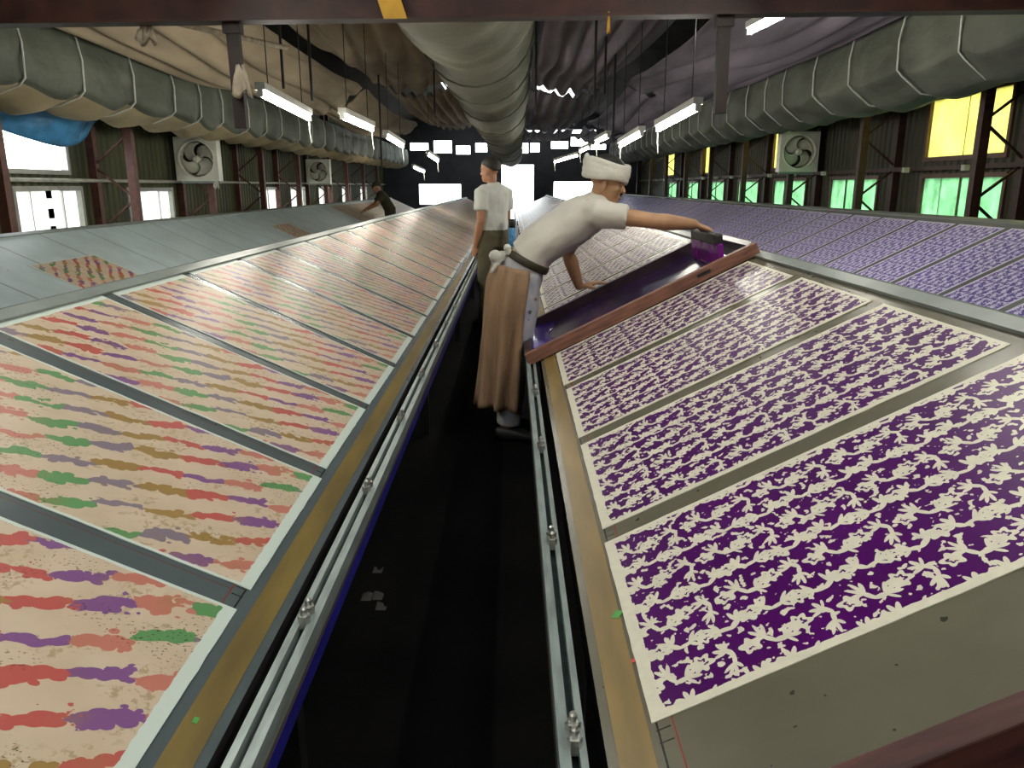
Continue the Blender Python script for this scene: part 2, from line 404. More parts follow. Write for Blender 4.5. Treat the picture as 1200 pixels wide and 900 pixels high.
def corr_wall(name, x, sgn, openings, ztop):
    """corrugated sheet wall along y at x; openings = (y0,y1,z0,z1)"""
    ys = sorted({Y0, Y1} | {o[0] for o in openings} | {o[1] for o in openings}); zs = sorted({0, ztop} | {o[2] for o in openings} | {o[3] for o in openings})
    mb = MB(); prof = [(0, 0), (.05, 0), (.07, .022), (.12, .022), (.14, 0)]; pitch = .14
    for a, b in zip(ys, ys[1:]):
        st = []; y = a; k = math.floor(a / pitch)
        cand = sorted({a, b} | {round(i * pitch + p, 4) for i in range(k, math.ceil(b / pitch) + 1) for p, _ in prof if a < i * pitch + p < b})
        def dep(y):
            r = y % pitch
            for (p0, d0), (p1, d1) in zip(prof, prof[1:]):
                if p0 <= r <= p1: return d0 + (d1 - d0) * (r - p0) / (p1 - p0)
            return 0
        for z0, z1 in zip(zs, zs[1:]):
            ym, zm = (a + b) / 2, (z0 + z1) / 2
            if any(o[0] < ym < o[1] and o[2] < zm < o[3] for o in openings): continue
            vs = [(x - sgn * dep(y), y, z) for y in cand for z in (z0, z1)]
            fs = [(2 * i, 2 * i + 2, 2 * i + 3, 2 * i + 1) for i in range(len(cand) - 1)]
            mb.add(vs, fs)
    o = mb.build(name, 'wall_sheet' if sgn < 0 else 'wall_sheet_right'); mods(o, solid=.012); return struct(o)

LW = [(7.9, 9.2, .75, 1.40), (10.25, 11.65, .75, 1.38), (15.6, 17.0, .75, 1.38), (17.8, 19.1, .75, 1.38), (20.4, 21.8, .75, 1.38), (23.2, 24.4, .75, 1.38), (26, 27.2, .75, 1.38),
      (7.75, 9.0, 1.52, 2.35)]
RW = [(8.05, 9.75, .75, 1.54), (10.85, 12.5, .75, 1.54), (13.5, 15.2, .75, 1.54), (16.1, 17.6, .75, 1.54), (18.7, 20.0, .75, 1.54), (21.3, 22.6, .75, 1.54), (24.1, 25.4, .75, 1.54),
      (8.1, 9.75, 1.68, 2.42), (14.3, 15.4, 1.68, 2.42), (20.0, 21.2, 1.68, 2.42), (24.6, 25.9, 1.68, 2.42)]
corr_wall('wall_left', -WX, -1, LW, 3.5); corr_wall('wall_right', WX, 1, RW, 3.5)

def gable(name, y, thick, openings):
    mb = MB(); xs = sorted({-WX - .1, WX + .1} | {o[0] for o in openings} | {o[1] for o in openings}); zs = sorted({0, 3.5} | {o[2] for o in openings} | {o[3] for o in openings})
    for a, b in zip(xs, xs[1:]):
        for z0, z1 in zip(zs, zs[1:]):
            if any(o[0] < (a + b) / 2 < o[1] and o[2] < (z0 + z1) / 2 < o[3] for o in openings): continue
            mb.box((a, y, z0), (b, y + thick, z1))
    mb.add([(-5.1, y, 3.5), (5.1, y, 3.5), (0, y, 4.95), (-5.1, y + thick, 3.5), (5.1, y + thick, 3.5), (0, y + thick, 4.95)], [(0, 1, 2), (5, 4, 3), (0, 3, 4, 1), (1, 4, 5, 2), (2, 5, 3, 0)])
    return struct(mb.build(name, 'far_wall'))
FW = [(-3.65, -1.92, .7, 1.53), (-.46, .9, 0, 2.25), (1.56, 3.4, .7, 1.62),
      (-3.9, -3.2, 2.72, 3.0), (-3.0, -2.3, 2.62, 3.08), (-2.15, -1.6, 2.58, 2.9), (-1.4, -.95, 2.66, 3.0), (.28, .62, 2.62, 3.0), (.7, 1.05, 2.66, 3.0),
      (1.5, 2.15, 2.78, 3.06), (2.25, 2.9, 2.88, 3.22), (3.0, 3.6, 2.76, 3.0), (.3, 1.1, 3.3, 3.46), (1.6, 3.2, 3.34, 3.48)]
gable('wall_far', Y1, .15, FW); gable('wall_back', Y0 - .15, .15, [])
for k, (x0, x1, z0, z1) in enumerate(FW[:3]):
    t = .06; mb = MB()
    mb.box((x0, Y1 - .03, z1 - t), (x1, Y1 - .001, z1)); mb.box((x0, Y1 - .03, z0), (x0 + t, Y1 - .001, z1 - t)); mb.box((x1 - t, Y1 - .03, z0), (x1, Y1 - .001, z1 - t))
    struct(mb.build('trim_%d' % (k + 1), 'far_wall'))
# roof with rows of translucent skylight sheets
SKY = [(-2.6, -.6), (2.2, 3.8), (21, 29)]  # the nearer rows are unseen, added to light the foreground tables
def roof_z(x): return 4.95 - abs(x) * (4.95 - 3.5) / 5.1
mb = MB(); ys = sorted({Y0 - .2, Y1 + .2} | {a for p in SKY for a in p})
for a, b in zip(ys, ys[1:]):
    sky = any(p[0] <= a and b <= p[1] for p in SKY)
    for s in (-1, 1):
        for x0, x1 in ((0, .8), (.8, 2.1), (2.1, 5.35)):
            if sky and x0 == .8: continue
            mb.add([(s * x0, a, roof_z(x0)), (s * x1, a, roof_z(x1)), (s * x1, b, roof_z(x1)), (s * x0, b, roof_z(x0))], [(0, 1, 2, 3)])
struct(mods(mb.build('ceiling', 'roof'), solid=.03))
k = 0
for a, b in SKY:
    for s in (-1, 1):
        k += 1; mb = MB().add([(s * .8, a, roof_z(.8)), (s * 2.1, a, roof_z(2.1)), (s * 2.1, b, roof_z(2.1)), (s * .8, b, roof_z(.8))], [(0, 1, 2, 3)])
        struct(mb.build('window_%d' % (40 + k), 'skylight'))

# windows: frame, panes
def window(nm, sgn, y0, y1, z0, z1, npane, pane, frame='window_frame', op=()):
    x = sgn * (WX - .02); root = thing(nm, (x, (y0 + y1) / 2, z0), None, None); struct(root)
    mb = MB(); t = .05
    for (a, b, c, d) in ((y0, y1, z0, z0 + t), (y0, y1, z1 - t, z1), (y0, y0 + t, z0 + t, z1 - t), (y1 - t, y1, z0 + t, z1 - t)):
        mb.box((x - .03, a, c), (x + .05, b, d))
    mb.build('window_frame', frame, root)
    w = (y1 - y0 - 2 * t) / npane
    for i in range(npane):
        if i in op: continue
        a = y0 + t + i * w
        dx = sgn * .012 * (i % 2)
        p = MB().box((x + dx - .003, a - .003, z0 + t), (x + dx + .003, a + w + .003, z1 - t)).build('pane', pane, root)
        MB().box((x + dx - .012, a, z0 + t), (x + dx + .012, a + .02, z1 - t)).build('sash', frame, root)
    return root
wi = 1
for k, (a, b, c, d) in enumerate(LW[:7]): window('window_%d' % wi, -1, a, b, c, d, 4, 'pane_white', 'window_frame', op=((2,) if k < 2 else ())); wi += 1
for k, (a, b, c, d) in enumerate(RW[:7]): window('window_%d' % wi, 1, a, b, c, d, 4 if k == 0 else 3, 'pane_green', 'brown_frame'); wi += 1
for a, b, c, d in RW[7:]: window('window_%d' % wi, 1, a, b, c, d, 2, 'pane_yellow', 'brown_frame'); wi += 1
window('window_%d' % wi, -1, *LW[7], 1, 'pane_white', 'window_frame', op=(0,))

# a pale house with dark windows seen through the open sash on the left
hb = thing('outbuilding', (-9.5, 14, -.12), 'low pale outbuilding with dark windows and brick band outside the open windows', 'building')
MB().box((-12, 8, -.12), (-9.5, 22, 1.55)).build('wall', 'pale_wall', hb)
for y in (10.2, 12.6, 15, 17.4):
    MB().box((-9.56, y, 1.15), (-9.5, y + 1.5, 1.5)).build('window', 'slate', hb)
    MB().box((-9.56, y, .75), (-9.5, y + 1.5, .95)).build('brick_band', 'brick_red', hb)
    MB().box((-9.56, y, .2), (-9.5, y + 1.5, .6)).build('window', 'slate', hb)

# lattice columns
def lattice(sgn, y, dep=.45, top=3.35):
    o = thing('lattice_column', (sgn * (WX - .25), y, 0), 'rusty steel lattice column standing against the %s wall' % ('open-windowed' if sgn < 0 else 'green-paned'), 'column', 'lattice columns along the %s wall' % ('open-windowed' if sgn < 0 else 'green-paned'))
    xa, xb = sgn * (WX - .07), sgn * (WX - .07 - dep); mt = 'red_steel' if sgn < 0 else 'rust_steel'
    for x in (xa, xb):
        MB().prism_y([(x - .045, 0), (x + .045, 0), (x + .045, top), (x - .045, top)], y - .045, y + .045).build('post', mt, o)
    z = .15; k = 0
    while z + .38 < top:
        p, q = (xa, xb) if k % 2 == 0 else (xb, xa)
        MB().bar((p, y, z), (q, y, z + .36), .022, .03, (0, 1, 0)).build('lacing_bar', mt, o); z += .37; k += 1
for i in range(9): lattice(-1, 7.05 + 2.45 * i)
for i in range(9): lattice(1, 7.75 + 2.6 * i)
# girts
tag(MB().tube([(-4.9, Y0 + .2, 1.46), (-4.9, Y1 - .2, 1.46)], .022, k=8).build('wall_pipe', 'white_pipe', smooth=True), 'long white pipe running along the corrugated wall above the open windows', 'pipe')
o = thing('wall_rail', (4.9, 0, 1.6), 'dark horizontal rail with pale insulator blocks along the green-paned wall', 'rail')
MB().box((4.87, Y0 + .2, 1.575), (4.93, Y1 - .2, 1.625)).build('bar', 'rust_steel', o)
mb = MB().box((4.81, -.035, 1.56), (4.87, .035, 1.62)); me = mb.mesh('insulator', 'white_pipe', (4.9, 0, 1.6))
for i in range(16): link('insulator', me, o, (0, 7.3 + i * 1.3, 0))

# cross beam near the camera, hanging posts
by = 4.4; bz = 1.4 + .845
bm = thing('roof_beam', (0, by, bz), 'red-brown steel cross beam spanning the workshop with two hanging posts', 'beam')
bm.rotation_euler = (0, -.0125, 0)
MB().box((-4.6, by - .06, bz), (4.6, by + .06, bz + .012)).build('bottom_flange', 'beam_red', bm)
MB().box((-4.6, by - .005, bz + .012), (4.6, by + .005, bz + .24)).build('web', 'beam_red', bm)
MB().box((-4.6, by - .06, bz + .24), (4.6, by + .06, bz + .252)).build('top_flange', 'rust_steel', bm)
MB().add([(-.66, by - .064, bz - .002), (-.54, by - .064, bz - .002), (-.62, by - .008, bz + .24), (-.74, by - .008, bz + .24), (-.66, by - .05, bz - .002), (-.54, by - .05, bz - .002), (-.62, by - .004, bz + .24), (-.74, by - .004, bz + .24)], [(0, 1, 2, 3), (7, 6, 5, 4), (0, 4, 5, 1), (1, 5, 6, 2), (2, 6, 7, 3), (3, 7, 4, 0)]).build('yellow_mark', 'yellow_paint', bm)
for x, zb in ((-1.47, 1.72), (1.115, 1.765)):
    MB().box((x - .031, by + .0, zb), (x + .031, by + .05, bz)).build('hanging_post', 'post_dark', bm)
    MB().box((x - .045, by - .01, bz - .05), (x + .045, by + .058, bz - .001)).build('cleat', 'post_dark', bm)
for i, (px, ya, yb, Y) in enumerate([(328, 40, 104, 7.4), (362, 52, 118, 8.0), (444, 105, 200, 12.4), (508, 68, 133, 12.2), (628, 105, 135, 9.5), (720, 108, 172, 9.8), (698, 60, 120, 8.0), (710, 58, 110, 9.0)]):
    p, q = at(px, ya, Y), at(px, yb, Y)
    tag(MB().tube([(p.x, Y, q.z), (p.x, Y, 3.5)], .013, k=6, cap=0).build('hanger_rod', 'dark_steel', origin=(p.x, Y, q.z)), 'thin dark rod hanging from the roof among the ceiling cloths', 'rod', 'hanger rods')

# ------------------------------------------------------------------ ceiling cloths
def cloth(x0, x1, y0, y1, z, mt, label, sag=.16, folds=5, seed=0, z1=None, diag=0.):
    mb = MB(); z1 = z if z1 is None else z1
    def fn(u, v):
        x = x0 + (x1 - x0) * u; y = y0 + (y1 - y0) * v
        nz = noise.noise(V((x * 1.3 + seed, y * .25, seed))); n2 = noise.noise(V((x * 3 + seed, y * .5, seed + 5)))
        ph = folds * PI * (u + diag * v) + 2.5 * nz + seed
        zz = z + (z1 - z) * u - sag * math.sin(PI * u) - .14 * math.sin(PI * v) + .055 * (1 - abs(math.sin(ph)) * 2) * min(1, 5 * u, 5 * (1 - u)) + .07 * nz + .04 * n2
        e = max(0, (abs(v - .5) - .46) / .04); zz -= e * (.02 + .05 * abs(math.sin(folds * PI * u * .7 + seed)))
        return V((x + .05 * nz * (1 if .02 < u < .98 else .5), y + .1 * e * nz, zz))
    mb.grid(fn, 80, 44); o = mb.build('ceiling_cloth', mt, origin=((x0 + x1) / 2, (y0 + y1) / 2, z), smooth=True); mods(o, solid=.006)
    return tag(o, label, 'cloth', 'cloths slung under the roof')
cloth(-3.62, -2.72, 4.55, 15.0, 2.72, 'cloth_tan', 'broad tan cloth slung above the left fabric duct', .12, 3, 1, 3.2, .5)
cloth(-2.55, -1.2, 4.55, 15.2, 3.35, 'cloth_tan', 'tan cloth slung between the round duct and the left lamps', .22, 4, 2, None, .8)
cloth(.34, 1.75, 4.55, 14.9, 3.25, 'cloth_mauve_bounce', 'mauve cloth slung beside the round duct over the purple table', .14, 6, 3)
cloth(2.1, 3.40, 4.55, 15.1, 3.25, 'cloth_mauve_bounce', 'grey mauve cloth slung beside the green-paned wall', .1, 3, 4, 2.92, .5)
cloth(-3.62, -2.7, 15.2, 23.5, 2.75, 'cloth_tan', 'second tan cloth beyond the first, near the left duct', .1, 3, 5, 3.2)
cloth(-2.5, -1.0, 15.35, 24.3, 3.3, 'cloth_tan', 'striped tan cloth beyond the gap left of the round duct', .2, 8, 6)
cloth(.3, 1.9, 15.1, 24.2, 3.2, 'cloth_mauve_bounce', 'second mauve cloth beyond the first lit gap', .14, 6, 7)
cloth(2.2, 3.42, 15.3, 24.0, 3.25, 'cloth_mauve_bounce', 'second grey mauve cloth near the right duct', .1, 3, 8, 2.95)
cloth(.3, 1.9, 24.8, 29.0, 3.15, 'cloth_mauve_bounce', 'third mauve cloth close to the far wall', .1, 6, 9)
cloth(2.2, 3.4, 24.8, 29.0, 3.2, 'cloth_mauve_bounce', 'third grey mauve cloth close to the far wall', .1, 4, 10, 2.95)

# ------------------------------------------------------------------ ducts
def side_duct(sgn, zlow, zcor, xi, mt, liner, label, seed):
    d = thing('fabric_duct', (sgn * 4.2, 0, zlow), label, 'duct')
    ya, yb = 4.5, 29.0; hoops = []; y = 4.6; rnd = random.Random(seed)
    while y < yb: hoops.append(y); y += rnd.uniform(.72, 1.08)
    def sagf(y):
        for a, b in zip(hoops, hoops[1:]):
            if a <= y <= b: return math.sin(PI * (y - a) / (b - a)), (b - a)
        return 0, 1
    xo = 4.32
    prof = [(xo, zcor + .5), (xi + .22, zcor + .52), (xi + .03, zcor + .44), (xi, zcor + .25), (xi + .01, zcor), (xi + .06, zcor - .05)]
    low = [(xi + .06, zcor - .05), (xi + .25, zlow + .02), (xi + .42, zlow), (xo, zlow + .14)]
    pr = prof + low[1:]; K = 4; nv = (len(pr) - 1) * K; nlow = (len(prof) - 1) * K
    def fn(u, v):
        y = ya + (yb - ya) * u; k = v * (len(pr) - 1); i = min(int(k), len(pr) - 2); t = k - i
        x = pr[i][0] + (pr[i + 1][0] - pr[i][0]) * t; z = pr[i][1] + (pr[i + 1][1] - pr[i][1]) * t
        s, w = sagf(y); nz = noise.noise(V((y * 1.7, x * 2 + seed, z * 2))); n2 = noise.noise(V((y * 4 + z * 3, x * 3, z * 5 + seed)))
        fr = max(0, min(1, 1 - (z - zcor) / .4))
        x += -.035 * (s - .3) * (1 if z > zcor - .04 else .4) + .045 * nz * min(1, s * 2) + .022 * n2
        z += -.085 * (s - .2) * fr * (1 + .6 * nz) + .02 * n2 * fr
        return V((sgn * x, y, z))
    st = 260; mb = MB().grid(fn, st, nv)
    for i in range(len(mb.f)): mb.mi[i] = 1 if i % nv >= nlow - 1 else 0
    b = mb.build('duct_skin', [mt, liner], d, smooth=True); mods(b, solid=.008)
    hp = prof[1:] + low[1:3]
    me = MB().tube([(sgn * (x - .012), 0, z) for x, z in hp], .010, (0, 1, 0), 6).mesh('hoop', 'strap', (sgn * 4.2, 0, zlow), True)
    for y in hoops: link('hoop', me, d, (0, y, 0))
side_duct(-1, 2.06, 2.2, 3.72, 'duct_net', 'duct_liner', 'long square fabric duct with cream underside along the open-windowed wall', 3)
side_duct(1, 2.2, 2.42, 3.5, 'duct_net_right', 'duct_net_right', 'long sagging grey fabric duct with pale hoops along the green-paned wall', 5)

cd = thing('round_fabric_duct', (-.46, 5.95, 3.2), 'large round grey-green fabric duct running down the middle of the ceiling', 'duct')
def duct_c(t): return V((-.46 + .36 * t, 0, 3.26 - .75 * t)), .66 - .2 * t
def tube_fn(ya, yb, dr, wr, seed):
    def fn(u, v):
        y = ya + (yb - ya) * u; t = max(0, min(1, (y - 6) / 23.)); c, r = duct_c(t); a = 2 * PI * v
        nz = noise.noise(V((math.cos(a) * 1.3, y * .9, math.sin(a) * 1.3 + seed)))
        n2 = noise.noise(V((math.cos(a) * .6, y * 2.3 + .6 * math.sin(a), seed + 4)))
        rr = r + dr + wr * nz + .035 * n2 - .03 * abs(math.sin(y * 1.9 + .8 * math.cos(a)))
        return V((c.x + rr * math.cos(a), y, c.z + rr * math.sin(a)))
    return fn
mods(MB().grid(tube_fn(7.0, 29.3, 0, .07, 2), 150, 40).build('duct_body', 'duct_grey', cd, smooth=True), solid=.01)
def sl(u, v):
    p = tube_fn(4.6, 8.0, .05, .03, 9)(u, v); a = 2 * PI * v
    p.y += -.5 * abs(math.cos(a)) * u * (1 if math.sin(a) < 0 else .3) ; p.z -= .05 * u; return p
mods(MB().grid(sl, 30, 40).build('sleeve', 'duct_grey', cd, smooth=True), solid=.012)
me = {}
for y in (9.4, 11.0, 13.1, 15.6, 18.4, 21.5, 25):
    t = (y - 6) / 23; c, r = duct_c(t)
    MB().tube([(c.x + (r + .03) * math.cos(2 * PI * k / 24), y + .1 * math.sin(4 * PI * k / 24), c.z + (r + .03) * math.sin(2 * PI * k / 24)) for k in range(25)], .012, (0, 1, 0), 6, cap=0).build('strap', 'duct_grey', cd, smooth=True)

# ------------------------------------------------------------------ lamps
def lamp(p, q, label, group, ceil=3.3, cord=True):
    p, q = V(p), V(q); t = (q - p).normalized(); c = (p + q) / 2; L = (q - p).length
    o = thing('fluorescent_lamp', c, label, 'lamp', group)
    h = V((0, 0, 1))
    MB().bar(p + h * .055, q + h * .055, .075, .05).build('housing', 'lamp_housing', o)
    MB().tube([p + t * .03, q - t * .03], .019, (1, 0, 0), 10).build('tube', 'tube_light', o, smooth=True)
    for e in (p, q): MB().bar(e + h * .008 - t * .012, e + h * .008 + t * .012, .04, .055).build('end_cap', 'lamp_housing', o)
    for e in (p + t * L * .15, q - t * L * .15): MB().tube([e + h * .08, (e.x, e.y, ceil)], .004, (1, 0, 0), 5, cap=0).build('hanging_wire', 'dark_steel', o)
    if cord: MB().tube([q + h * .03, q - h * .1, q - h * .2 + V((.01, .01, 0))], .006, (1, 0, 0), 5).build('pull_cord', 'strap', o)
GL = 'fluorescent lamps over the patterned-paper table'; GR = 'fluorescent lamps over the purple table'
def lpx(a, Ya, b, Yb, label, group, **k): lamp(at(*a, Ya), at(*b, Yb), label, group, **k)
lpx((305, 110), 5.95, (362, 139), 7.1, 'lit fluorescent lamp hanging beside the rag-tied hanging post', GL)
lpx((401, 137), 7.4, (436, 152), 8.6, 'lit fluorescent lamp, second in the row over the patterned paper', GL)
lpx((452, 160), 10.2, (472, 172), 11.4, 'lit fluorescent lamp, third in the row over the patterned paper', GL)
lpx((501, 181), 14.6, (513, 189), 15.8, 'lit fluorescent lamp, fourth in the row over the patterned paper', GL)
lpx((484, 196), 20, (497, 202), 21.2, 'lit fluorescent lamp low near the far wall over the patterned paper', GL)
lpx((818, 127), 6.1, (771, 152), 7.3, 'lit fluorescent lamp hanging just behind the bare hanging post', GR)
lpx((752, 157), 8.4, (727, 171), 9.6, 'lit fluorescent lamp, second in the row over the purple table', GR)
lpx((713, 160), 11.2, (699, 167), 12.4, 'lit fluorescent lamp, third in the row over the purple table', GR)
lpx((691, 173), 15, (680, 178), 16.2, 'lit fluorescent lamp, fourth in the row over the purple table', GR)
lpx((678, 182), 17.6, (650, 190), 18.8, 'lit fluorescent lamp, last in the row over the purple table', GR)
lpx((922, 16), 6.15, (878, 38), 6.95, 'short lit fluorescent tube under the grey mauve cloth', GR, cord=False)
# the rows go on over the near ends of the tables
for y in (-2.4, .1, 2.5):
    for x, gg, nm in ((-1.62, GL, 'patterned-paper'), (1.35, GR, 'purple')):
        lamp((x, y, 2.42), (x, y + 1.2, 2.42), 'lit fluorescent lamp above the near end of the %s table' % nm, gg, ceil=4.2)

# ================================================================== TABLES
TL, TR = .458, .4986
def frame_matrix(x0, z0, tan, s, y):
    """local x up the slope, z out of the board; s=+1 rises toward +x"""
    k = math.hypot(1, tan); ca, sa = 1 / k, tan / k
    X = V((s * ca, 0, sa)); Yv = V((0, s, 0)); Z = X.cross(Yv)
    return Matrix(((X.x, Yv.x, Z.x, x0), (X.y, Yv.y, Z.y, y), (X.z, Yv.z, Z.z, z0), (0, 0, 0, 1)))
LP, LST = .702, 1.451
RP, RST = .705, 1.044
table_mat('top_left', (.075, .095, .098), LP, 0, LP - SW, .094, -1)
table_mat('top_right', (.115, .106, .072), RP, RST, RP - SW, .085, 1)
table_mat('top_outer_left_glare', (.46, .56, .57), .70, .35, .07, .1, -1, .36, True)  # grey board with the glare on it put into a paler base colour
table_mat('top_outer_right', (.2, .21, .2), RP, 6.87, RP - SW, .085, 1)

stop_mb = MB()
for dy in (-.018, .018):
    stop_mb.tube([(0, dy, -.012), (0, dy, .010)], .013, k=6, cap=0); stop_mb.tube([(0, dy, .010), (0, dy, .024)], .007, k=8)
stop_mb.box((-.019, -.03, -.016), (.019, .03, -.010))
STOP = stop_mb.mesh('rail_stop', 'steel_nut')

def table(label, x0, z0, tan, run, s, y0, y1, topm, double=True, rail=True, stops=None, gold=True):
    o = thing('printing_table', (x0, y0, 0), label, 'table')
    k = math.hypot(1, tan)
    def top(xl, sd, nm):
        mx = frame_matrix(xl, z0, tan, sd, 0)
        mb = MB(); L = run * k; ya, yb = (y0, y1) if sd > 0 else (-y1, -y0)
        mb.box((0, ya, -.03), (L, yb, 0))
        me = mb.mesh('top_board', topm)
        mx2 = Matrix.Translation((-x0, -y0, 0)) @ mx
        ob = link('top_board', me, o, mtx=mx2)
        if gold:
            g = MB().box((.018, ya, .0003), (.075 if sd > 0 else .068, yb, .0012)).mesh('gold_strip', 'gold_tape' if s < 0 else 'gold_tape_warm'); link('gold_strip', g, o, mtx=mx2)
        l2 = MB().box((L - .05, ya, .0003), (L - .004, yb, .012)).mesh('ridge_ledge', 'ledge'); link('ridge_ledge', l2, o, mtx=mx2)
        return ob
    top(x0, s, 'top_board')
    xr = x0 + s * run; zr = z0 + tan * run
    if double: top(x0 + s * 2 * run, -s, 'back')
    for sd, xl in ((s, x0),) + (((-s, x0 + s * 2 * run),) if double else ()):
        def X(d): return xl - sd * d
        def bx(a, b, z_0, z_1, nm, m):
            xa, xb = sorted((X(a), X(b))); MB().box((xa, y0, z_0), (xb, y1, z_1)).build(nm, m, o)
        if rail:
            a = .0165 if s < 0 else .027
            w = .0145 if s < 0 else .012
            bx(a, a + w, z0 - .05, z0 - .010, 'rail_flange', 'galvanised')
            bx(a + w + .014, a + w + .014 + .0185, z0 - .05, z0 - .010, 'rail_flange', 'galvanised')
            bx(a + w, a + w + .014, z0 - .05, z0 - .035, 'rail_groove', 'groove')
            e = a + w + .014 + .0185
            bx(e - .022, e - .002, z0 - .068 if sd > 0 and s > 0 else z0 - .066, z0 - .05, 'side_board', 'side_wood')
            bx(e - .022, e - .001, z0 - .105, z0 - .066, 'side_strip', 'blue_paint' if s < 0 else 'dark_wood')
            xs = X(a + w + .007)
            if stops and sd == s:
                st, pt = stops; n_ = int((y1 - st) / pt)
                for i in range(n_): link('rail_stop', STOP, o, (xs - x0, st + i * pt - y0, z0 - .004))
        bx(-.012, -.05, z0 - .14, z0 - .045, 'edge_beam', 'dark_wood')
        y = y0 + .3
        while y < y1:
            xa, xb = sorted((X(-.02), X(-.07)))
            MB().box((xa, y, 0), (xb, y + .05, z0 - .05)).build('leg', 'dark_steel', o)
            MB().bar((X(-.05), y + .025, .3), (X(-run + .03), y + .025, .3), .03, .04).build('brace', 'dark_steel', o)
            y += 2.8
    MB().box((xr - .025, y0, zr - .22), (xr + .025, y1, zr - .04)).build('ridge_beam', 'dark_wood', o)
    y = y0 + .3
    while y < y1:
        MB().box((xr - .025, y, 0), (xr + .025, y + .05, zr - .2)).build('leg', 'dark_steel', o); y += 2.8
    return o
ML = table('long sloping grey printing table covered in wave-patterned papers', -.461, .55, TL, 1.062, -1, -1.6, 26.6, 'top_left', True, True, (.73, .7))
MR = table('long sloping printing table of purple papers with the screen on it', .145, .55, TR, 1.077, 1, -1.6, 28.2, 'top_right', True, True, (1.07, .715))
OLX, OLZ = -2.988, 1.4 - .375 - TL * 1.062
ORX, ORZ = 3.95 - 1.077, 1.4 - .267 - TR * 1.077
OL = table('long sloping blue-grey table mostly bare, beside the open-windowed wall', OLX, OLZ, TL, 1.062, -1, -1.6, 26.6, 'top_outer_left_glare', False, True, None, False)
OR = table('long sloping table of violet papers beside the green-paned wall', ORX, ORZ, TR, 1.077, 1, -1.6, 28.2, 'top_outer_right', False, True, None, False)
# paint marks and scraps of tape on the gold strips
def mark(tb, x0, z0, tan, s, u, y, lu, ly, m, rot=0):
    mx = Matrix.Translation(-tb.location) @ frame_matrix(x0, z0, tan, s, y) @ Matrix.Translation((u, 0, .0014)) @ Matrix.Rotation(rot, 4, 'Z')
    link('paint_mark', MB().box((-lu / 2, -ly / 2, 0), (lu / 2, ly / 2, .0008)).mesh('paint_mark', m), tb, mtx=mx)
mark(MR, .145, .55, TR, 1, .07, 1.37, .022, .02, 'green_tape', .9); mark(MR, .145, .55, TR, 1, .078, 1.21, .007, .01, 'red_spot')
mark(ML, -.461, .55, TL, -1, .05, 1.07, .008, .014, 'green_tape')

# ------------------------------------------------------------------ papers
def sheet_mesh(name, m):
    mb = MB(); rnd = random.Random(len(name)); nu, nv = 26, 16
    def fn(u, v, z):
        x, y = u * SL, v * SW
        if u in (0, 1): x += .0022 * noise.noise(V((y * 22, u, 3)))
        if v in (0, 1): y += .0024 * noise.noise(V((x * 17, v, 8)))
        ed = min(u * SL, (1 - u) * SL, v * SW, (1 - v) * SW)
        return V((x, y, z + (.0015 * abs(noise.noise(V((x * 9, y * 9, 1)))) if ed < .01 else 0)))
    mb.grid(lambda u, v: fn(u, v, .0022), nu, nv); k = len(mb.v); mb.grid(lambda u, v: fn(u, v, .0003), nu, nv)
    n = nv + 1; per = [i * n for i in range(nu + 1)] + [nu * n + j for j in range(1, n)] + [i * n + nv for i in range(nu - 1, -1, -1)] + [j for j in range(nv - 1, 0, -1)]
    fs = [(per[i], per[(i + 1) % len(per)], per[(i + 1) % len(per)] + k, per[i] + k) for i in range(len(per))]
    mb.f += fs; mb.mi += [0] * len(fs); half = nu * nv
    for i in range(half, 2 * half): mb.f[i] = mb.f[i][::-1]
    return mb.mesh(name, m)
PS = sheet_mesh('purple_paper', 'purple_print'); VS = sheet_mesh('violet_paper', 'violet_print'); LS = sheet_mesh('wave_paper', 'mist_print')
ONES = 'first second third fourth fifth sixth seventh eighth ninth tenth eleventh twelfth thirteenth fourteenth fifteenth sixteenth seventeenth eighteenth nineteenth'.split()
def nth(k): return ONES[k - 1] if k < 20 else {2: 'twentieth', 3: 'thirtieth'}[k // 10] if k % 10 == 0 else {2: 'twenty-', 3: 'thirty-'}[k // 10] + ONES[k % 10 - 1]
def sheets(me, nm, x0, z0, tan, s, u0, start, pitch, i0, i1, label, group, skip=()):
    for i in range(i0, i1):
        if i in skip: continue
        y = start + pitch * i + (SW if s < 0 else 0)
        mx = frame_matrix(x0, z0, tan, s, y + random.uniform(-.004, .004)) @ Matrix.Translation((u0 + random.uniform(-.004, .004), 0, 0)) @ Matrix.Rotation(random.uniform(-.004, .004), 4, 'Z')
        tag(link(nm, me, None, mtx=mx), label % nth(i - i0 + 1), 'paper sheet', group)
sheets(PS, 'printed_paper', .145, .55, TR, 1, .085, RST, RP, 0, 38, 'purple antler-patterned white paper, %s from the dark wooden screen at the near end', 'purple papers on the screen table')
sheets(VS, 'printed_paper', ORX, ORZ, TR, 1, .06, 6.87, RP, -4, 30, 'violet-printed pale paper, %s along the table beside the green-paned wall', 'violet papers beside the green-paned wall')
sheets(LS, 'printed_paper', -.461, .55, TL, -1, .094, LST, LP, -1, 35, 'cream wave-patterned paper, %s along the table beside the dark aisle', 'wave papers on the middle table')
sheets(LS, 'printed_paper', OLX, OLZ, TL, -1, .03, 17.2, .72, 0, 13, 'cream wave-patterned paper, %s past the bare part of the blue-grey table', 'papers at the far end of the bare table')
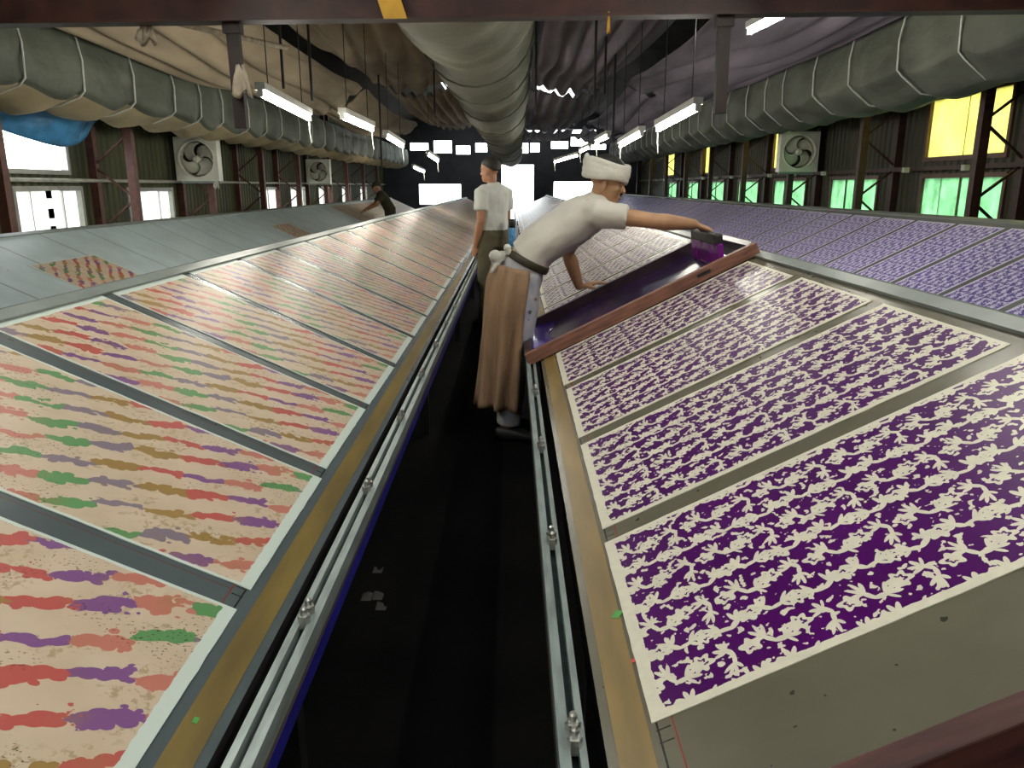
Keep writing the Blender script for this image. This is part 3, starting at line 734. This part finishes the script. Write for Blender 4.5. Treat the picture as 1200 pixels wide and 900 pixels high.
for nm, y in (('lone cream wave-patterned paper on the bare table, opposite the open window', 6.78), ('lone cream wave-patterned paper on the bare table, past the lattice columns and fan', 12.75)):
    mx = frame_matrix(OLX, OLZ, TL, -1, y) @ Matrix.Translation((.685, 0, 0)) @ Matrix.Rotation(PI / 2, 4, 'Z') @ Matrix.Scale(.93, 4, (1, 0, 0))
    tag(link('printed_paper', LS, None, mtx=mx), nm, 'paper sheet')

# ------------------------------------------------------------------ printing screens and squeegee (local: x up slope, y along table)
def screen(label, y0, y1, u0, u1, wood, inkm, ink=True):
    mx = frame_matrix(.145, .55, TR, 1, y0); o = thing('printing_screen', (0, 0, 0), label, 'screen'); del o['_org']; o.matrix_world = mx
    W = y1 - y0; b = .042; z0, z1 = .006, .066
    for nm, a, c, m in (('near_bar', (u0, 0, z0), (u1, b, z1), wood), ('far_bar', (u0, W - b, z0), (u1, W, z1), inkm), ('low_bar', (u0, b, z0), (u0 + b, W - b, z1), inkm), ('high_bar', (u1 - b, b, z0), (u1, W - b, z1), inkm)):
        ob = link('frame_bar', MB().box(a, c).mesh('frame_bar', m), o); mods(ob, bevel=.003)
    link('mesh_cloth', MB().box((u0 + b, b, z0 + .001), (u1 - b, W - b, z0 + .004)).mesh('mesh_cloth', 'screen_mesh' if ink else 'old_wood'), o)
    if ink:
        mb = MB()
        def pool(u, v):
            return V((u0 + b + .002 + .11 * u * (1 + .25 * math.sin(9 * v)), b + .01 + (W - 2 * b - .02) * v, z0 + .006 + .045 * (1 - u) ** 2))
        mb.grid(pool, 12, 14); ob = link('ink_pool', mb.mesh('ink_pool', 'ink_blue', (0, 0, 0), True), o); mods(ob, solid=.006)
        link('lug', MB().box((u1 - .32, -.004, .034), (u1 - .25, .0, .05)).mesh('lug', 'black_plastic'), o)
    return o
screen('wooden printing screen with purple ink lying across the purple table', 3.79, 4.68, -.06, 1.185, 'screen_wood', 'ink_wood')
screen('dark red-brown wooden printing screen at the near end of the purple table', -.12, .775, -.02, 1.19, 'old_wood', 'old_wood', False)
sq = thing('squeegee', (0, 0, 0), 'wide squeegee with dark handle and magenta ink held on the screen', 'squeegee'); del sq['_org']
sq.matrix_world = frame_matrix(.145, .55, TR, 1, 3.79) @ Matrix.Translation((1.0, .055, .012)) @ Matrix.Rotation(.34, 4, 'Y')
mods(link('blade', MB().box((-.012, 0, 0), (.012, .60, .12)).mesh('blade', 'ink_magenta'), sq), bevel=.004)
mods(link('handle', MB().box((-.022, .03, .11), (.022, .56, .165)).mesh('handle', 'dark_wood'), sq), bevel=.01)

# ------------------------------------------------------------------ fans
def fan(c, size, label):
    c = V(c); o = thing('ventilation_fan', c, label, 'fan', None); h = size / 2; R = h * .8; y = c.y; K = 32
    mb = MB(); vs = []; fs = []
    for yy in (y - .04, y + .12):
        for k in range(K):
            a = 2 * PI * k / K; cx, cz = math.cos(a), math.sin(a); m = max(abs(cx), abs(cz))
            vs += [(c.x + R * cx, yy, c.z + R * cz), (c.x + h * cx / m, yy, c.z + h * cz / m)]
    for k in range(K):
        j = (k + 1) % K; A, B, C, D = 2 * k, 2 * k + 1, 2 * j + 1, 2 * j
        fs += [(A, B, C, D), (A + 2 * K, D + 2 * K, C + 2 * K, B + 2 * K), (A, D, D + 2 * K, A + 2 * K), (B, B + 2 * K, C + 2 * K, C)]
    mb.add(vs, fs); mb.build('housing', 'white_enamel', o)
    MB().tube([(c.x + (R + .012) * math.cos(2 * PI * k / 32), y - .045, c.z + (R + .012) * math.sin(2 * PI * k / 32)) for k in range(33)], .011, (0, 1, 0), 6, cap=0).build('guard_ring', 'white_enamel', o, smooth=True)
    MB().box((c.x - h * .96, y + .11, c.z - h * .96), (c.x + h * .96, y + .13, c.z + h * .96)).build('back_shutter', 'fan_inside', o)
    for k in range(4):
        a0 = PI / 4 + .35 + k * PI / 2
        def fn(u, v):
            r = R * (.2 + .74 * u); a = a0 + (v - .5) * (1.42 - .12 * u) - .75 * u * u
            return V((c.x + r * math.cos(a), y + .0 + .07 * (v - .5) + .03, c.z + r * math.sin(a)))
        mods(MB().grid(fn, 8, 8).build('blade', 'fan_blade', o, smooth=True), solid=.006)
    MB().tube([(c.x, y - .03, c.z), (c.x, y + .1, c.z)], [R * .2, R * .24], (1, 0, 0), 16).build('hub', 'fan_blade', o)
    sg = -1 if c.x < 0 else 1; y_, p_ = (7.05, 2.45) if sg < 0 else (7.75, 2.6)
    yc = y_ + p_ * math.ceil((c.y + .1 - y_) / p_); xc = sg * max(abs(c.x), WX - .55)
    for dz in (-.55, .55): MB().bar((c.x + sg * .05, y + .1, c.z + dz * h), (xc, yc - .04, c.z + dz * h), .035, .035).build('mounting_arm', 'dark_steel', o)
    MB().box((c.x - h * .9, y + .05, c.z - h - .03), (c.x + h * .9, y + .09, c.z - h)).build('bracket', 'galvanised', o)
    return o
def fan_px(px, py, Y, size, label): return fan(at(px, py, Y), size, label)
fan_px(231, 186.5, 11.6, .61, 'square white ventilation fan on the open-windowed wall, nearest the blue tarp')
fan_px(373, 201, 18.9, .55, 'square greenish ventilation fan farther along the open-windowed wall')
fan_px(936, 178, 12.78, .61, 'square white ventilation fan on the green-paned wall')

tag(MB().tube([at(205, 26, 5.2), at(335, 56, 7.3)], .02, k=8).build('ceiling_pole', 'rag', smooth=True), 'pale pole slung under the tan cloth behind the hanging post', 'pole')
# blue tarp over the upper window, rag and odds and ends
mb = MB()
def tf(u, v):
    a = at(12 + 126 * u, 123 + 22 * u, 7.6 + 1.9 * u); a.x = -4.62 - .1 * math.sin(7 * u)
    drop = (.36 * math.sin(PI * min(1, u * 1.02)) ** .8 * (.45 + .75 * u)) * v
    return V((a.x - .18 * v + .04 * math.sin(12 * u + 3 * v), 7.25 + 2.12 * u, 2.16 - drop - .05 * v))
mb.grid(tf, 30, 8); tag(mods(mb.build('blue_tarp', 'tarp_blue', smooth=True, origin=(-4.6, 8, 2.1)), solid=.004), 'shiny blue plastic tarp sagging above the blown-out window', 'tarp')
def rag(c, w, h, label, m='rag', seed=0):
    mb = MB(); c = V(c)
    def fn(u, v):
        a = 2 * PI * u; r = w * (.35 + .65 * v) * (1 + .3 * math.sin(5 * a + seed))
        return c + V((r * math.cos(a) * .6, r * math.sin(a) * .5, -h * v + .02 * math.sin(3 * a + 4 * v)))
    mb.grid(fn, 30, 6); return tag(mods(mb.build('rag', m, smooth=True, origin=c), solid=.005), label, 'rag')
rag((-1.43, 4.36, 2.0), .075, .13, 'crumpled tan rag tied to the hanging post beside the lamp')
rag((-1.95, 4.47, 2.235), .075, .09, 'small folded tan cloth corner hanging under the red-brown beam', seed=2)
rag((.5, 4.36, 2.255), .012, .07, 'small yellow strip hanging under the red-brown beam', 'yellow_paint', 1)
f2 = at(253, 211, 11.6); rag((f2.x, f2.y, f2.z + .01), .06, .12, 'white plastic scrap hanging below the white fan', 'white_cloth', 3)
for k, (px, py) in enumerate(((430, 700), (443, 699), (447, 711), (443, 668))):
    c = atZ(px, py, .002); mb = MB()
    mb.grid(lambda u, v: V((c.x + (u - .5) * .035, c.y + (v - .5) * .05, .003 + .006 * math.sin(3 * u + k) * v)), 5, 5)
    tag(mods(mb.build('paper_scrap', 'scrap', origin=c), solid=.001), 'small pale paper scrap on the dark aisle floor', 'scrap', 'scraps on the aisle floor')

# ================================================================== PEOPLE
def ortho(f, u):
    f = V(f).normalized(); u = V(u); u = (u - f * f.dot(u)).normalized(); return f, u, f.cross(u)   # forward, up, right
def head_into(mb, C, F, U, k=1.0):
    F, U, Rr = ortho(F, U); C = V(C); P = lambda f, u, r: C + F * f * k + U * u * k + Rr * r * k
    S = lambda a, b, c: (F * a * k, Rr * b * k, U * c * k)
    mb.ell(P(-.005, .03, 0), S(.098, .078, .088), 18, 12)            # cranium
    mb.ell(P(.03, -.045, 0), S(.062, .058, .075), 16, 10)            # face
    mb.ell(P(.045, -.095, 0), S(.042, .042, .03), 14, 8)             # jaw, chin
    mb.ell(P(.078, -.1, 0), S(.018, .022, .016), 10, 6)
    mb.tube([P(.083, .0, 0), P(.103, -.03, 0), P(.108, -.04, 0)], [(.009, .008), (.012, .012), (.013, .011)], Rr, 8)   # nose
    mb.ell(P(.08, .018, 0), S(.018, .05, .012), 12, 6)               # brow
    for s in (-1, 1):
        mb.ell(P(.002, -.038, s * .075), S(.018, .011, .032), 10, 7)     # ear
        mb.ell(P(.065, -.035, s * .034), S(.022, .02, .022), 10, 6)  # cheek
    mb.ell(P(.088, -.07, 0), S(.012, .024, .007), 10, 6); mb.ell(P(.086, -.082, 0), S(.012, .021, .007), 10, 6)
    mb.tube([P(-.012, -.13, 0), P(-.012, -.10, 0), P(-.01, -.04, 0)], [.045, .052, .056], Rr, 14)
    return P, S
def face_parts(o, P, S, hairm, cap=True, low=-.02):
    for s in (-1, 1):
        MB().ell(P(.083, .0, s * .031), S(.009, .012, .007), 10, 7).build('eye', 'eye_white', o, smooth=True)
        MB().ell(P(.0905, .0, s * .031), S(.0035, .005, .005), 8, 6).build('iris', 'hair', o, smooth=True)
        MB().ell(P(.093, .022, s * .032), S(.006, .018, .004), 8, 6).build('eyebrow', 'hair', o, smooth=True)
    MB().ell(P(.0965, -.074, 0), S(.005, .020, .005), 10, 6).build('mouth', 'lip', o, smooth=True)
    if cap:
        mb = MB()
        def fn(u, v):
            th = u * (2.05); ph = 2 * PI * v
            f = -math.cos(th) * 0
            d = V((math.sin(th) * math.cos(ph), math.sin(th) * math.sin(ph), math.cos(th)))
            lim = 1.12 if d.x > .0 else 2.0                      # hairline: high in front, low at the back
            t2 = th / 2.05 * (lim if d.x > 0 else lim)
            lim = 1.25 + .8 * max(0, min(1, .5 - .75 * math.cos(ph)))
            t2 = u * lim
            return P(-.012 + .104 * math.sin(t2) * math.cos(ph), .032 + .096 * math.cos(t2), .084 * math.sin(t2) * math.sin(ph))
        mods(mb.grid(fn, 14, 28).build('hair', hairm, o, smooth=True), solid=.008)
def hand_into(mb, W, D, N, thumb, curl=(.25, .5, .5), k=1.0, spread=.06):
    """W wrist, D direction of the fingers, N out of the back of the hand, thumb=+1/-1 side along D x N"""
    D, N, S = ortho(D, N); W = V(W); S = S * thumb
    pc = W + D * .05 * k
    mb.tube([W - D * .01 * k, W + D * .02 * k, W + D * .055 * k, W + D * .09 * k], [(.024 * k, .017 * k), (.031 * k, .016 * k), (.040 * k, .015 * k), (.039 * k, .012 * k)], S, 12)
    for i, (off, L) in enumerate(((.030, .070), (.010, .080), (-.010, .075), (-.029, .058))):
        p = W + D * (.088 - .004 * abs(i - 1)) * k + S * off * k; d = (D + S * (off * spread / .03)).normalized(); pts = [p - d * .012 * k, p]; a = 0
        for c, l in zip(curl, (.45, .32, .23)):
            a += c; q = d * math.cos(a) - N * math.sin(a); p = p + q * L * l * k; pts.append(p)
        mb.tube(pts, [.0092 * k, .0096 * k, .009 * k, .0082 * k, .007 * k], S, 8)
    b = W + D * .025 * k + S * .026 * k
    mb.tube([b - S * .012 * k, b + S * .014 * k + D * .016 * k - N * .006 * k, b + S * .026 * k + D * .042 * k - N * .016 * k, b + S * .026 * k + D * .062 * k - N * .024 * k], [.013 * k, .0125 * k, .0105 * k, .008 * k], N, 8)
def shoe(o, a, d, m='shoe'):
    a = V(a); d = V(d).normalized(); s = V((-d.y, d.x, 0))
    mb = MB().tube([a - d * .05 + V((0, 0, .045)), a + d * .02 + V((0, 0, .05)), a + d * .1 + V((0, 0, .035)), a + d * .17 + V((0, 0, .028))], [(.036, .044), (.042, .05), (.046, .033), (.036, .024)], s, 14)
    mods(mb.build('shoe', m, o, smooth=True), subs=1)

# ---- the printer leaning over the screen
def printer():
    Yc = 4.3; o = thing('person', (-.04, Yc, 0), 'person in white headwrap and white T-shirt leaning over the screen with a squeegee', 'person')
    lat = (0, 1, 0)
    body = MB()
    tors = [(.055, .92), (.085, 1.01), (.14, 1.08), (.225, 1.143), (.33, 1.203), (.42, 1.26), (.455, 1.305)]
    T = [V((x, Yc, z)) for x, z in tors]
    body.tube(T, [(.145, .11), (.14, .1), (.14, .1), (.145, .1), (.16, .105), (.165, .09), (.1, .06)], lat, 18)
    P, S = head_into(body, (.507, Yc - .01, 1.432), (.95, -.22, -.27), (.27, 0, .95), 1.0)
    body.tube([(.43, Yc, 1.29), (.47, Yc, 1.345), (.485, Yc, 1.385)], [.052, .054, .055], lat, 14)
    sr, er, wr = V((.455, Yc - .175, 1.262)), V((.735, Yc - .23, 1.225)), V((.955, Yc - .17, 1.205))
    body.tube([V((.41, Yc - .1, 1.28)), sr, sr.lerp(er, .5), er, er.lerp(wr, .25), er.lerp(wr, .7), wr], [.062, .054, .046, .04, .043, .034, .027], (0, 0, 1), 14)
    sl_, el_, wl_ = V((.455, Yc + .175, 1.27)), V((.325, Yc + .30, 1.03)), V((.405, Yc + .36, .812))
    body.tube([V((.41, Yc + .1, 1.27)), sl_, sl_.lerp(el_, .5), el_, el_.lerp(wl_, .3), el_.lerp(wl_, .75), wl_], [.062, .054, .047, .041, .043, .034, .027], (1, 0, 0), 14)
    hand_into(body, wr, (.86, .1, -.30), (.30, 0, .95), -1, (.75, 1.1, .7))
    hand_into(body, wl_, (.85, .04, .25), (-.28, 0, .95), 1, (.1, .25, .25))
    for s in (-1, 1):
        hp, kn, an = V((.05, Yc + s * .085, .92)), V((.015, Yc + s * .1, .5)), V((-.03, Yc + s * .11, .09))
        body.tube([hp, hp.lerp(kn, .5), kn, kn.lerp(an, .35), an], [.085, .075, .058, .055, .04], lat, 14)
    mods(body.build('body', 'skin_tan', o), voxel=.0055, smooth=4)
    face_parts(o, P, S, 'hair')
    # headwrap
    F, U, Rr = ortho((.97, -.22, -.20), (.2, 0, .97)); C = V((.503, Yc - .01, 1.477))
    mb = MB()
    for i in range(4):
        up = -.032 + .022 * i; rr = .110 - .003 * abs(i - 1.2)
        ring = [C + F * (rr * 1.08 * math.cos(a)) + Rr * (rr * .9 * math.sin(a)) + U * (up + .008 * math.sin(a * 2 + i)) for a in [2 * PI * k / 28 for k in range(29)]]
        mb.tube(ring, [(.019, .014)] * 29, U, 10, cap=0)
    mb.ell(C - F * .112 + U * .03, (F * .025, Rr * .03, U * .03), 12, 8); mb.ell(C - F * .118 + U * .052 + Rr * .012, (F * .016, Rr * .02, U * .022), 10, 7)
    mods(mb.build('headwrap', 'turban', o, smooth=True), voxel=.006, smooth=5)
    # T-shirt
    sh = MB()
    T2 = [V((.06, Yc, .985))] + T[1:]
    sh.tube([V((.068, Yc, 1.0))] + T[1:] + [V((.475, Yc, 1.345))], [(.16, .12), (.163, .118), (.17, .12), (.172, .122), (.178, .125), (.185, .112), (.16, .085), (.075, .062)], lat, 24, cap=.1)
    sh.tube([V((.40, Yc - .09, 1.255)), sr, sr.lerp(er, .3), sr.lerp(er, .5)], [.082, .074, .066, .067], (0, 0, 1), 16, cap=.05)
    sh.tube([V((.40, Yc + .09, 1.265)), sl_, sl_.lerp(el_, .3), sl_.lerp(el_, .55)], [.085, .078, .07, .072], (1, 0, 0), 16, cap=.05)
    folds(mods(sh.build('t_shirt', 'tshirt', o), voxel=.009, smooth=6), .02)
    # trousers
    tr = MB(); tr.tube([V((.0, Yc, .82)), V((.035, Yc, .9)), V((.06, Yc, .97)), V((.078, Yc, 1.005))], [(.15, .115), (.172, .13), (.168, .125), (.162, .115)], lat, 22, cap=.1)
    for s in (-1, 1):
        tr.tube([V((.045, Yc + s * .075, .93)), V((.045, Yc + s * .09, .75)), V((.02, Yc + s * .1, .52)), V((-.0, Yc + s * .105, .3)), V((-.025, Yc + s * .11, .1))], [.112, .102, .082, .074, .068], lat, 18, cap=.05)
    folds(mods(tr.build('trousers', 'white_trousers', o), voxel=.009, smooth=5))
    # belt
    bl = MB(); ax = V((.46, 0, .89)); A = V((ax.z, 0, -ax.x)); c = V((.082, Yc, 1.004))
    bl.tube([c + A * (.128 * math.cos(t)) + V((0, 1, 0)) * (.176 * math.sin(t)) for t in [2 * PI * k / 36 for k in range(37)]], [(.021, .005)] * 37, ax, 8, cap=0)
    b = bl.build('belt', 'belt', o, smooth=True)
    for t in (-1.9, -1.35):
        p = c + A * (.133 * math.cos(t)) + V((0, 1, 0)) * (.183 * math.sin(t)); MB().bar(p - ax * .024, p + ax * .024, .008, .005, (0, 1, 0)).build('belt_loop', 'white_cloth', b)
    # apron hanging round the back and near side
    mb = MB()
    def ap(u, v):
        a = math.radians(-62 - 215 * u); t = v
        rx = .145 + .005 * t; ry = .228
        fo = (.008 + .030 * t) * math.sin(11 * u * PI + 1.3 * math.sin(5 * u)) + .02 * noise.noise(V((u * 6, t * 2, 2)))
        cx = .035 - .075 * t - .012 * math.sin(PI * t)
        zz = .965 - .77 * t + .03 * math.sin(u * PI) * (1 - t) + .02 * math.sin(7 * u) * t
        if v < .12: rx -= (.12 - v) * .15; ry -= (.12 - v) * .15
        return V((cx + (rx + fo) * math.cos(a), Yc + (ry + fo) * math.sin(a), zz))
    mods(mb.grid(ap, 70, 30).build('apron', 'apron', o, smooth=True), solid=.004)
    mb = MB(); k = V((-.055, Yc - .08, 1.035))
    for d, r in (((0, 0, 0), .03), ((-.035, -.02, .0), .036), ((-.03, .02, -.035), .03), ((.03, -.02, .045), .022), ((.045, -.02, .02), .018)): mb.ell(k + V(d), (V((r, 0, 0)), V((0, r * .8, 0)), V((0, 0, r))), 10, 7)
    mb.tube([k, k + V((-.03, -.03, -.05)), k + V((-.055, -.035, -.085))], [.014, .018, .012], (0, 1, 0), 8)
    mods(mb.build('waist_knot', 'white_cloth', o, smooth=True), voxel=.006, smooth=3)
    for s in (-1, 1): shoe(o, (-.035, Yc + s * .11, 0), (1, s * .1, 0))
    return o
printer()

# ---- a standing helper, back to us
def helper():
    c = V((-.19, 8.0, 0)); o = thing('person', c, 'person in pale T-shirt and olive trousers standing in the aisle, back turned', 'person')
    fd = V((-.72, .7, 0)).normalized(); rt = V((fd.y, -fd.x, 0)); W = lambda r, f, z: c + rt * r + fd * f + V((0, 0, z))
    body = MB(); body.tube([W(0, 0, .9), W(0, .0, 1.05), W(0, .01, 1.2), W(0, 0, 1.34), W(0, -.01, 1.4)], [(.14, .1), (.13, .09), (.145, .1), (.16, .1), (.1, .07)], rt, 18)
    hf = V((-.88, .45, -.05)); P, S = head_into(body, W(-.01, .03, 1.555), hf, (0, 0, 1), .98)
    for s in (-1, 1):
        sh_ = W(s * .17, -.01, 1.335)
        el = W(s * .2, -.03 if s < 0 else .0, 1.06); wr = W(s * .19, .06 if s < 0 else .22, .83 if s < 0 else 1.0)
        body.tube([W(s * .1, 0, 1.35), sh_, sh_.lerp(el, .5), el, el.lerp(wr, .3), wr], [.06, .052, .046, .04, .042, .028], fd, 12)
        hand_into(body, wr, (wr - el).normalized(), rt * s, 1 if s > 0 else -1, (.3, .4, .3))
        body.tube([W(s * .09, 0, .9), W(s * .1, .01, .48), W(s * .1, -.02, .09)], [.085, .058, .04], rt, 12)
    mods(body.build('body', 'skin', o), voxel=.007, smooth=4); face_parts(o, P, S, 'hair')
    sh = MB(); sh.tube([W(0, 0, .97), W(0, 0, 1.1), W(0, .005, 1.22), W(0, -.005, 1.34), W(0, -.005, 1.395), W(0, 0, 1.43)], [(.175, .13), (.17, .125), (.178, .13), (.185, .12), (.13, .085), (.075, .065)], rt, 22, cap=.1)
    for s in (-1, 1):
        a = W(s * .17, -.01, 1.33); e = W(s * .2, -.03 if s < 0 else 0, 1.06)
        sh.tube([W(s * .1, 0, 1.35), a, a.lerp(e, .35), a.lerp(e, .6)], [.075, .075, .07, .074], fd, 14, cap=.05)
    folds(mods(sh.build('t_shirt', 'tshirt_grey', o), voxel=.01, smooth=5), .022)
    tr = MB(); tr.tube([W(0, 0, .8), W(0, 0, .92), W(0, 0, 1.02)], [(.16, .13), (.18, .135), (.165, .12)], rt, 20, cap=.1)
    for s in (-1, 1): tr.tube([W(s * .085, 0, .92), W(s * .1, .01, .5), W(s * .1, -.01, .08)], [.1, .085, .075], rt, 14, cap=.05)
    folds(mods(tr.build('trousers', 'olive_pants', o), voxel=.01, smooth=4))
    for s in (-1, 1): shoe(o, W(s * .1, 0, 0), fd)
    return o
helper()
bt = at(600, 272, 7.82); bo = thing('bottle', (bt.x, 7.82, bt.z - .13), 'blue bottle with black cap at the hip of the person in olive trousers', 'bottle')
MB().tube([(bt.x, 7.82, bt.z - .125), (bt.x, 7.82, bt.z + .02), (bt.x, 7.82, bt.z + .04)], [.036, .036, .028], k=16).build('bottle_body', 'bottle_blue', bo, smooth=True)
MB().tube([(bt.x, 7.82, bt.z + .045), (bt.x, 7.82, bt.z + .125)], [.034, .034], k=16, cap=.1).build('cap', 'black_plastic', bo, smooth=True)

# ---- a worker bending over the far bare table
def far_worker():
    c = V((-2.78, 18.0, 0)); o = thing('person', c, 'person in dark olive clothes bending over the far end of the bare table', 'person')
    fd = V((-.95, -.3, 0)).normalized(); rt = V((fd.y, -fd.x, 0)); W = lambda r, f, z: c + rt * r + fd * f + V((0, 0, z))
    body = MB(); body.tube([W(0, -.02, .85), W(0, .04, 1.0), W(0, .12, 1.15), W(0, .2, 1.24)], [(.14, .1), (.14, .1), (.15, .1), (.12, .08)], rt, 16)
    P, S = head_into(body, W(0, .26, 1.38), fd + V((0, 0, -.5)), (fd.x * .4, fd.y * .4, 1), .95)
    J = []
    for s in (-1, 1):
        a, e, w = W(s * .17, .16, 1.2), W(s * .22, .3, 1.0), W(s * .17, .5, .90); J.append((s, a, e, w))
        body.tube([W(s * .08, .17, 1.2), a, e, w], [.06, .05, .042, .028], (0, 0, 1), 12); hand_into(body, w, (w - e), (0, 0, 1), s, (.2, .3, .2))
        body.tube([W(s * .09, -.02, .88), W(s * .1, .02, .48), W(s * .1, -.02, .09)], [.085, .06, .04], rt, 12)
    mods(body.build('body', 'skin', o), voxel=.009, smooth=3); face_parts(o, P, S, 'hair')
    sh = MB(); sh.tube([W(0, -.01, .9), W(0, .04, 1.0), W(0, .12, 1.14), W(0, .19, 1.23), W(0, .23, 1.28)], [(.175, .13), (.17, .125), (.18, .125), (.15, .1), (.075, .065)], rt, 20, cap=.1)
    for s, a, e, w in J: sh.tube([W(s * .08, .17, 1.2), a, a.lerp(e, .65)], [.075, .07, .066], (0, 0, 1), 12, cap=.05)
    mods(sh.build('shirt', 'dark_olive', o), voxel=.011, smooth=4)
    tr = MB(); tr.tube([W(0, -.02, .78), W(0, -.02, .93)], [(.17, .13), (.175, .13)], rt, 18)
    for s in (-1, 1): tr.tube([W(s * .085, -.02, .88), W(s * .1, .02, .5), W(s * .1, -.02, .08)], [.1, .085, .075], rt, 12, cap=.05)
    mods(tr.build('trousers', 'dark_olive', o), voxel=.011, smooth=4)
    mb = MB(); mb.ell(P(-.01, .06, 0), S(.108, .09, .07), 16, 10); mb.ell(P(.08, .03, 0), S(.06, .06, .01), 14, 6)
    mods(mb.build('cap', 'dark_olive', o, smooth=True), voxel=.008, smooth=2)
    for s in (-1, 1): shoe(o, W(s * .1, 0, 0), fd)
far_worker()
for o in ORG:
    if '_org' in o: del o['_org']
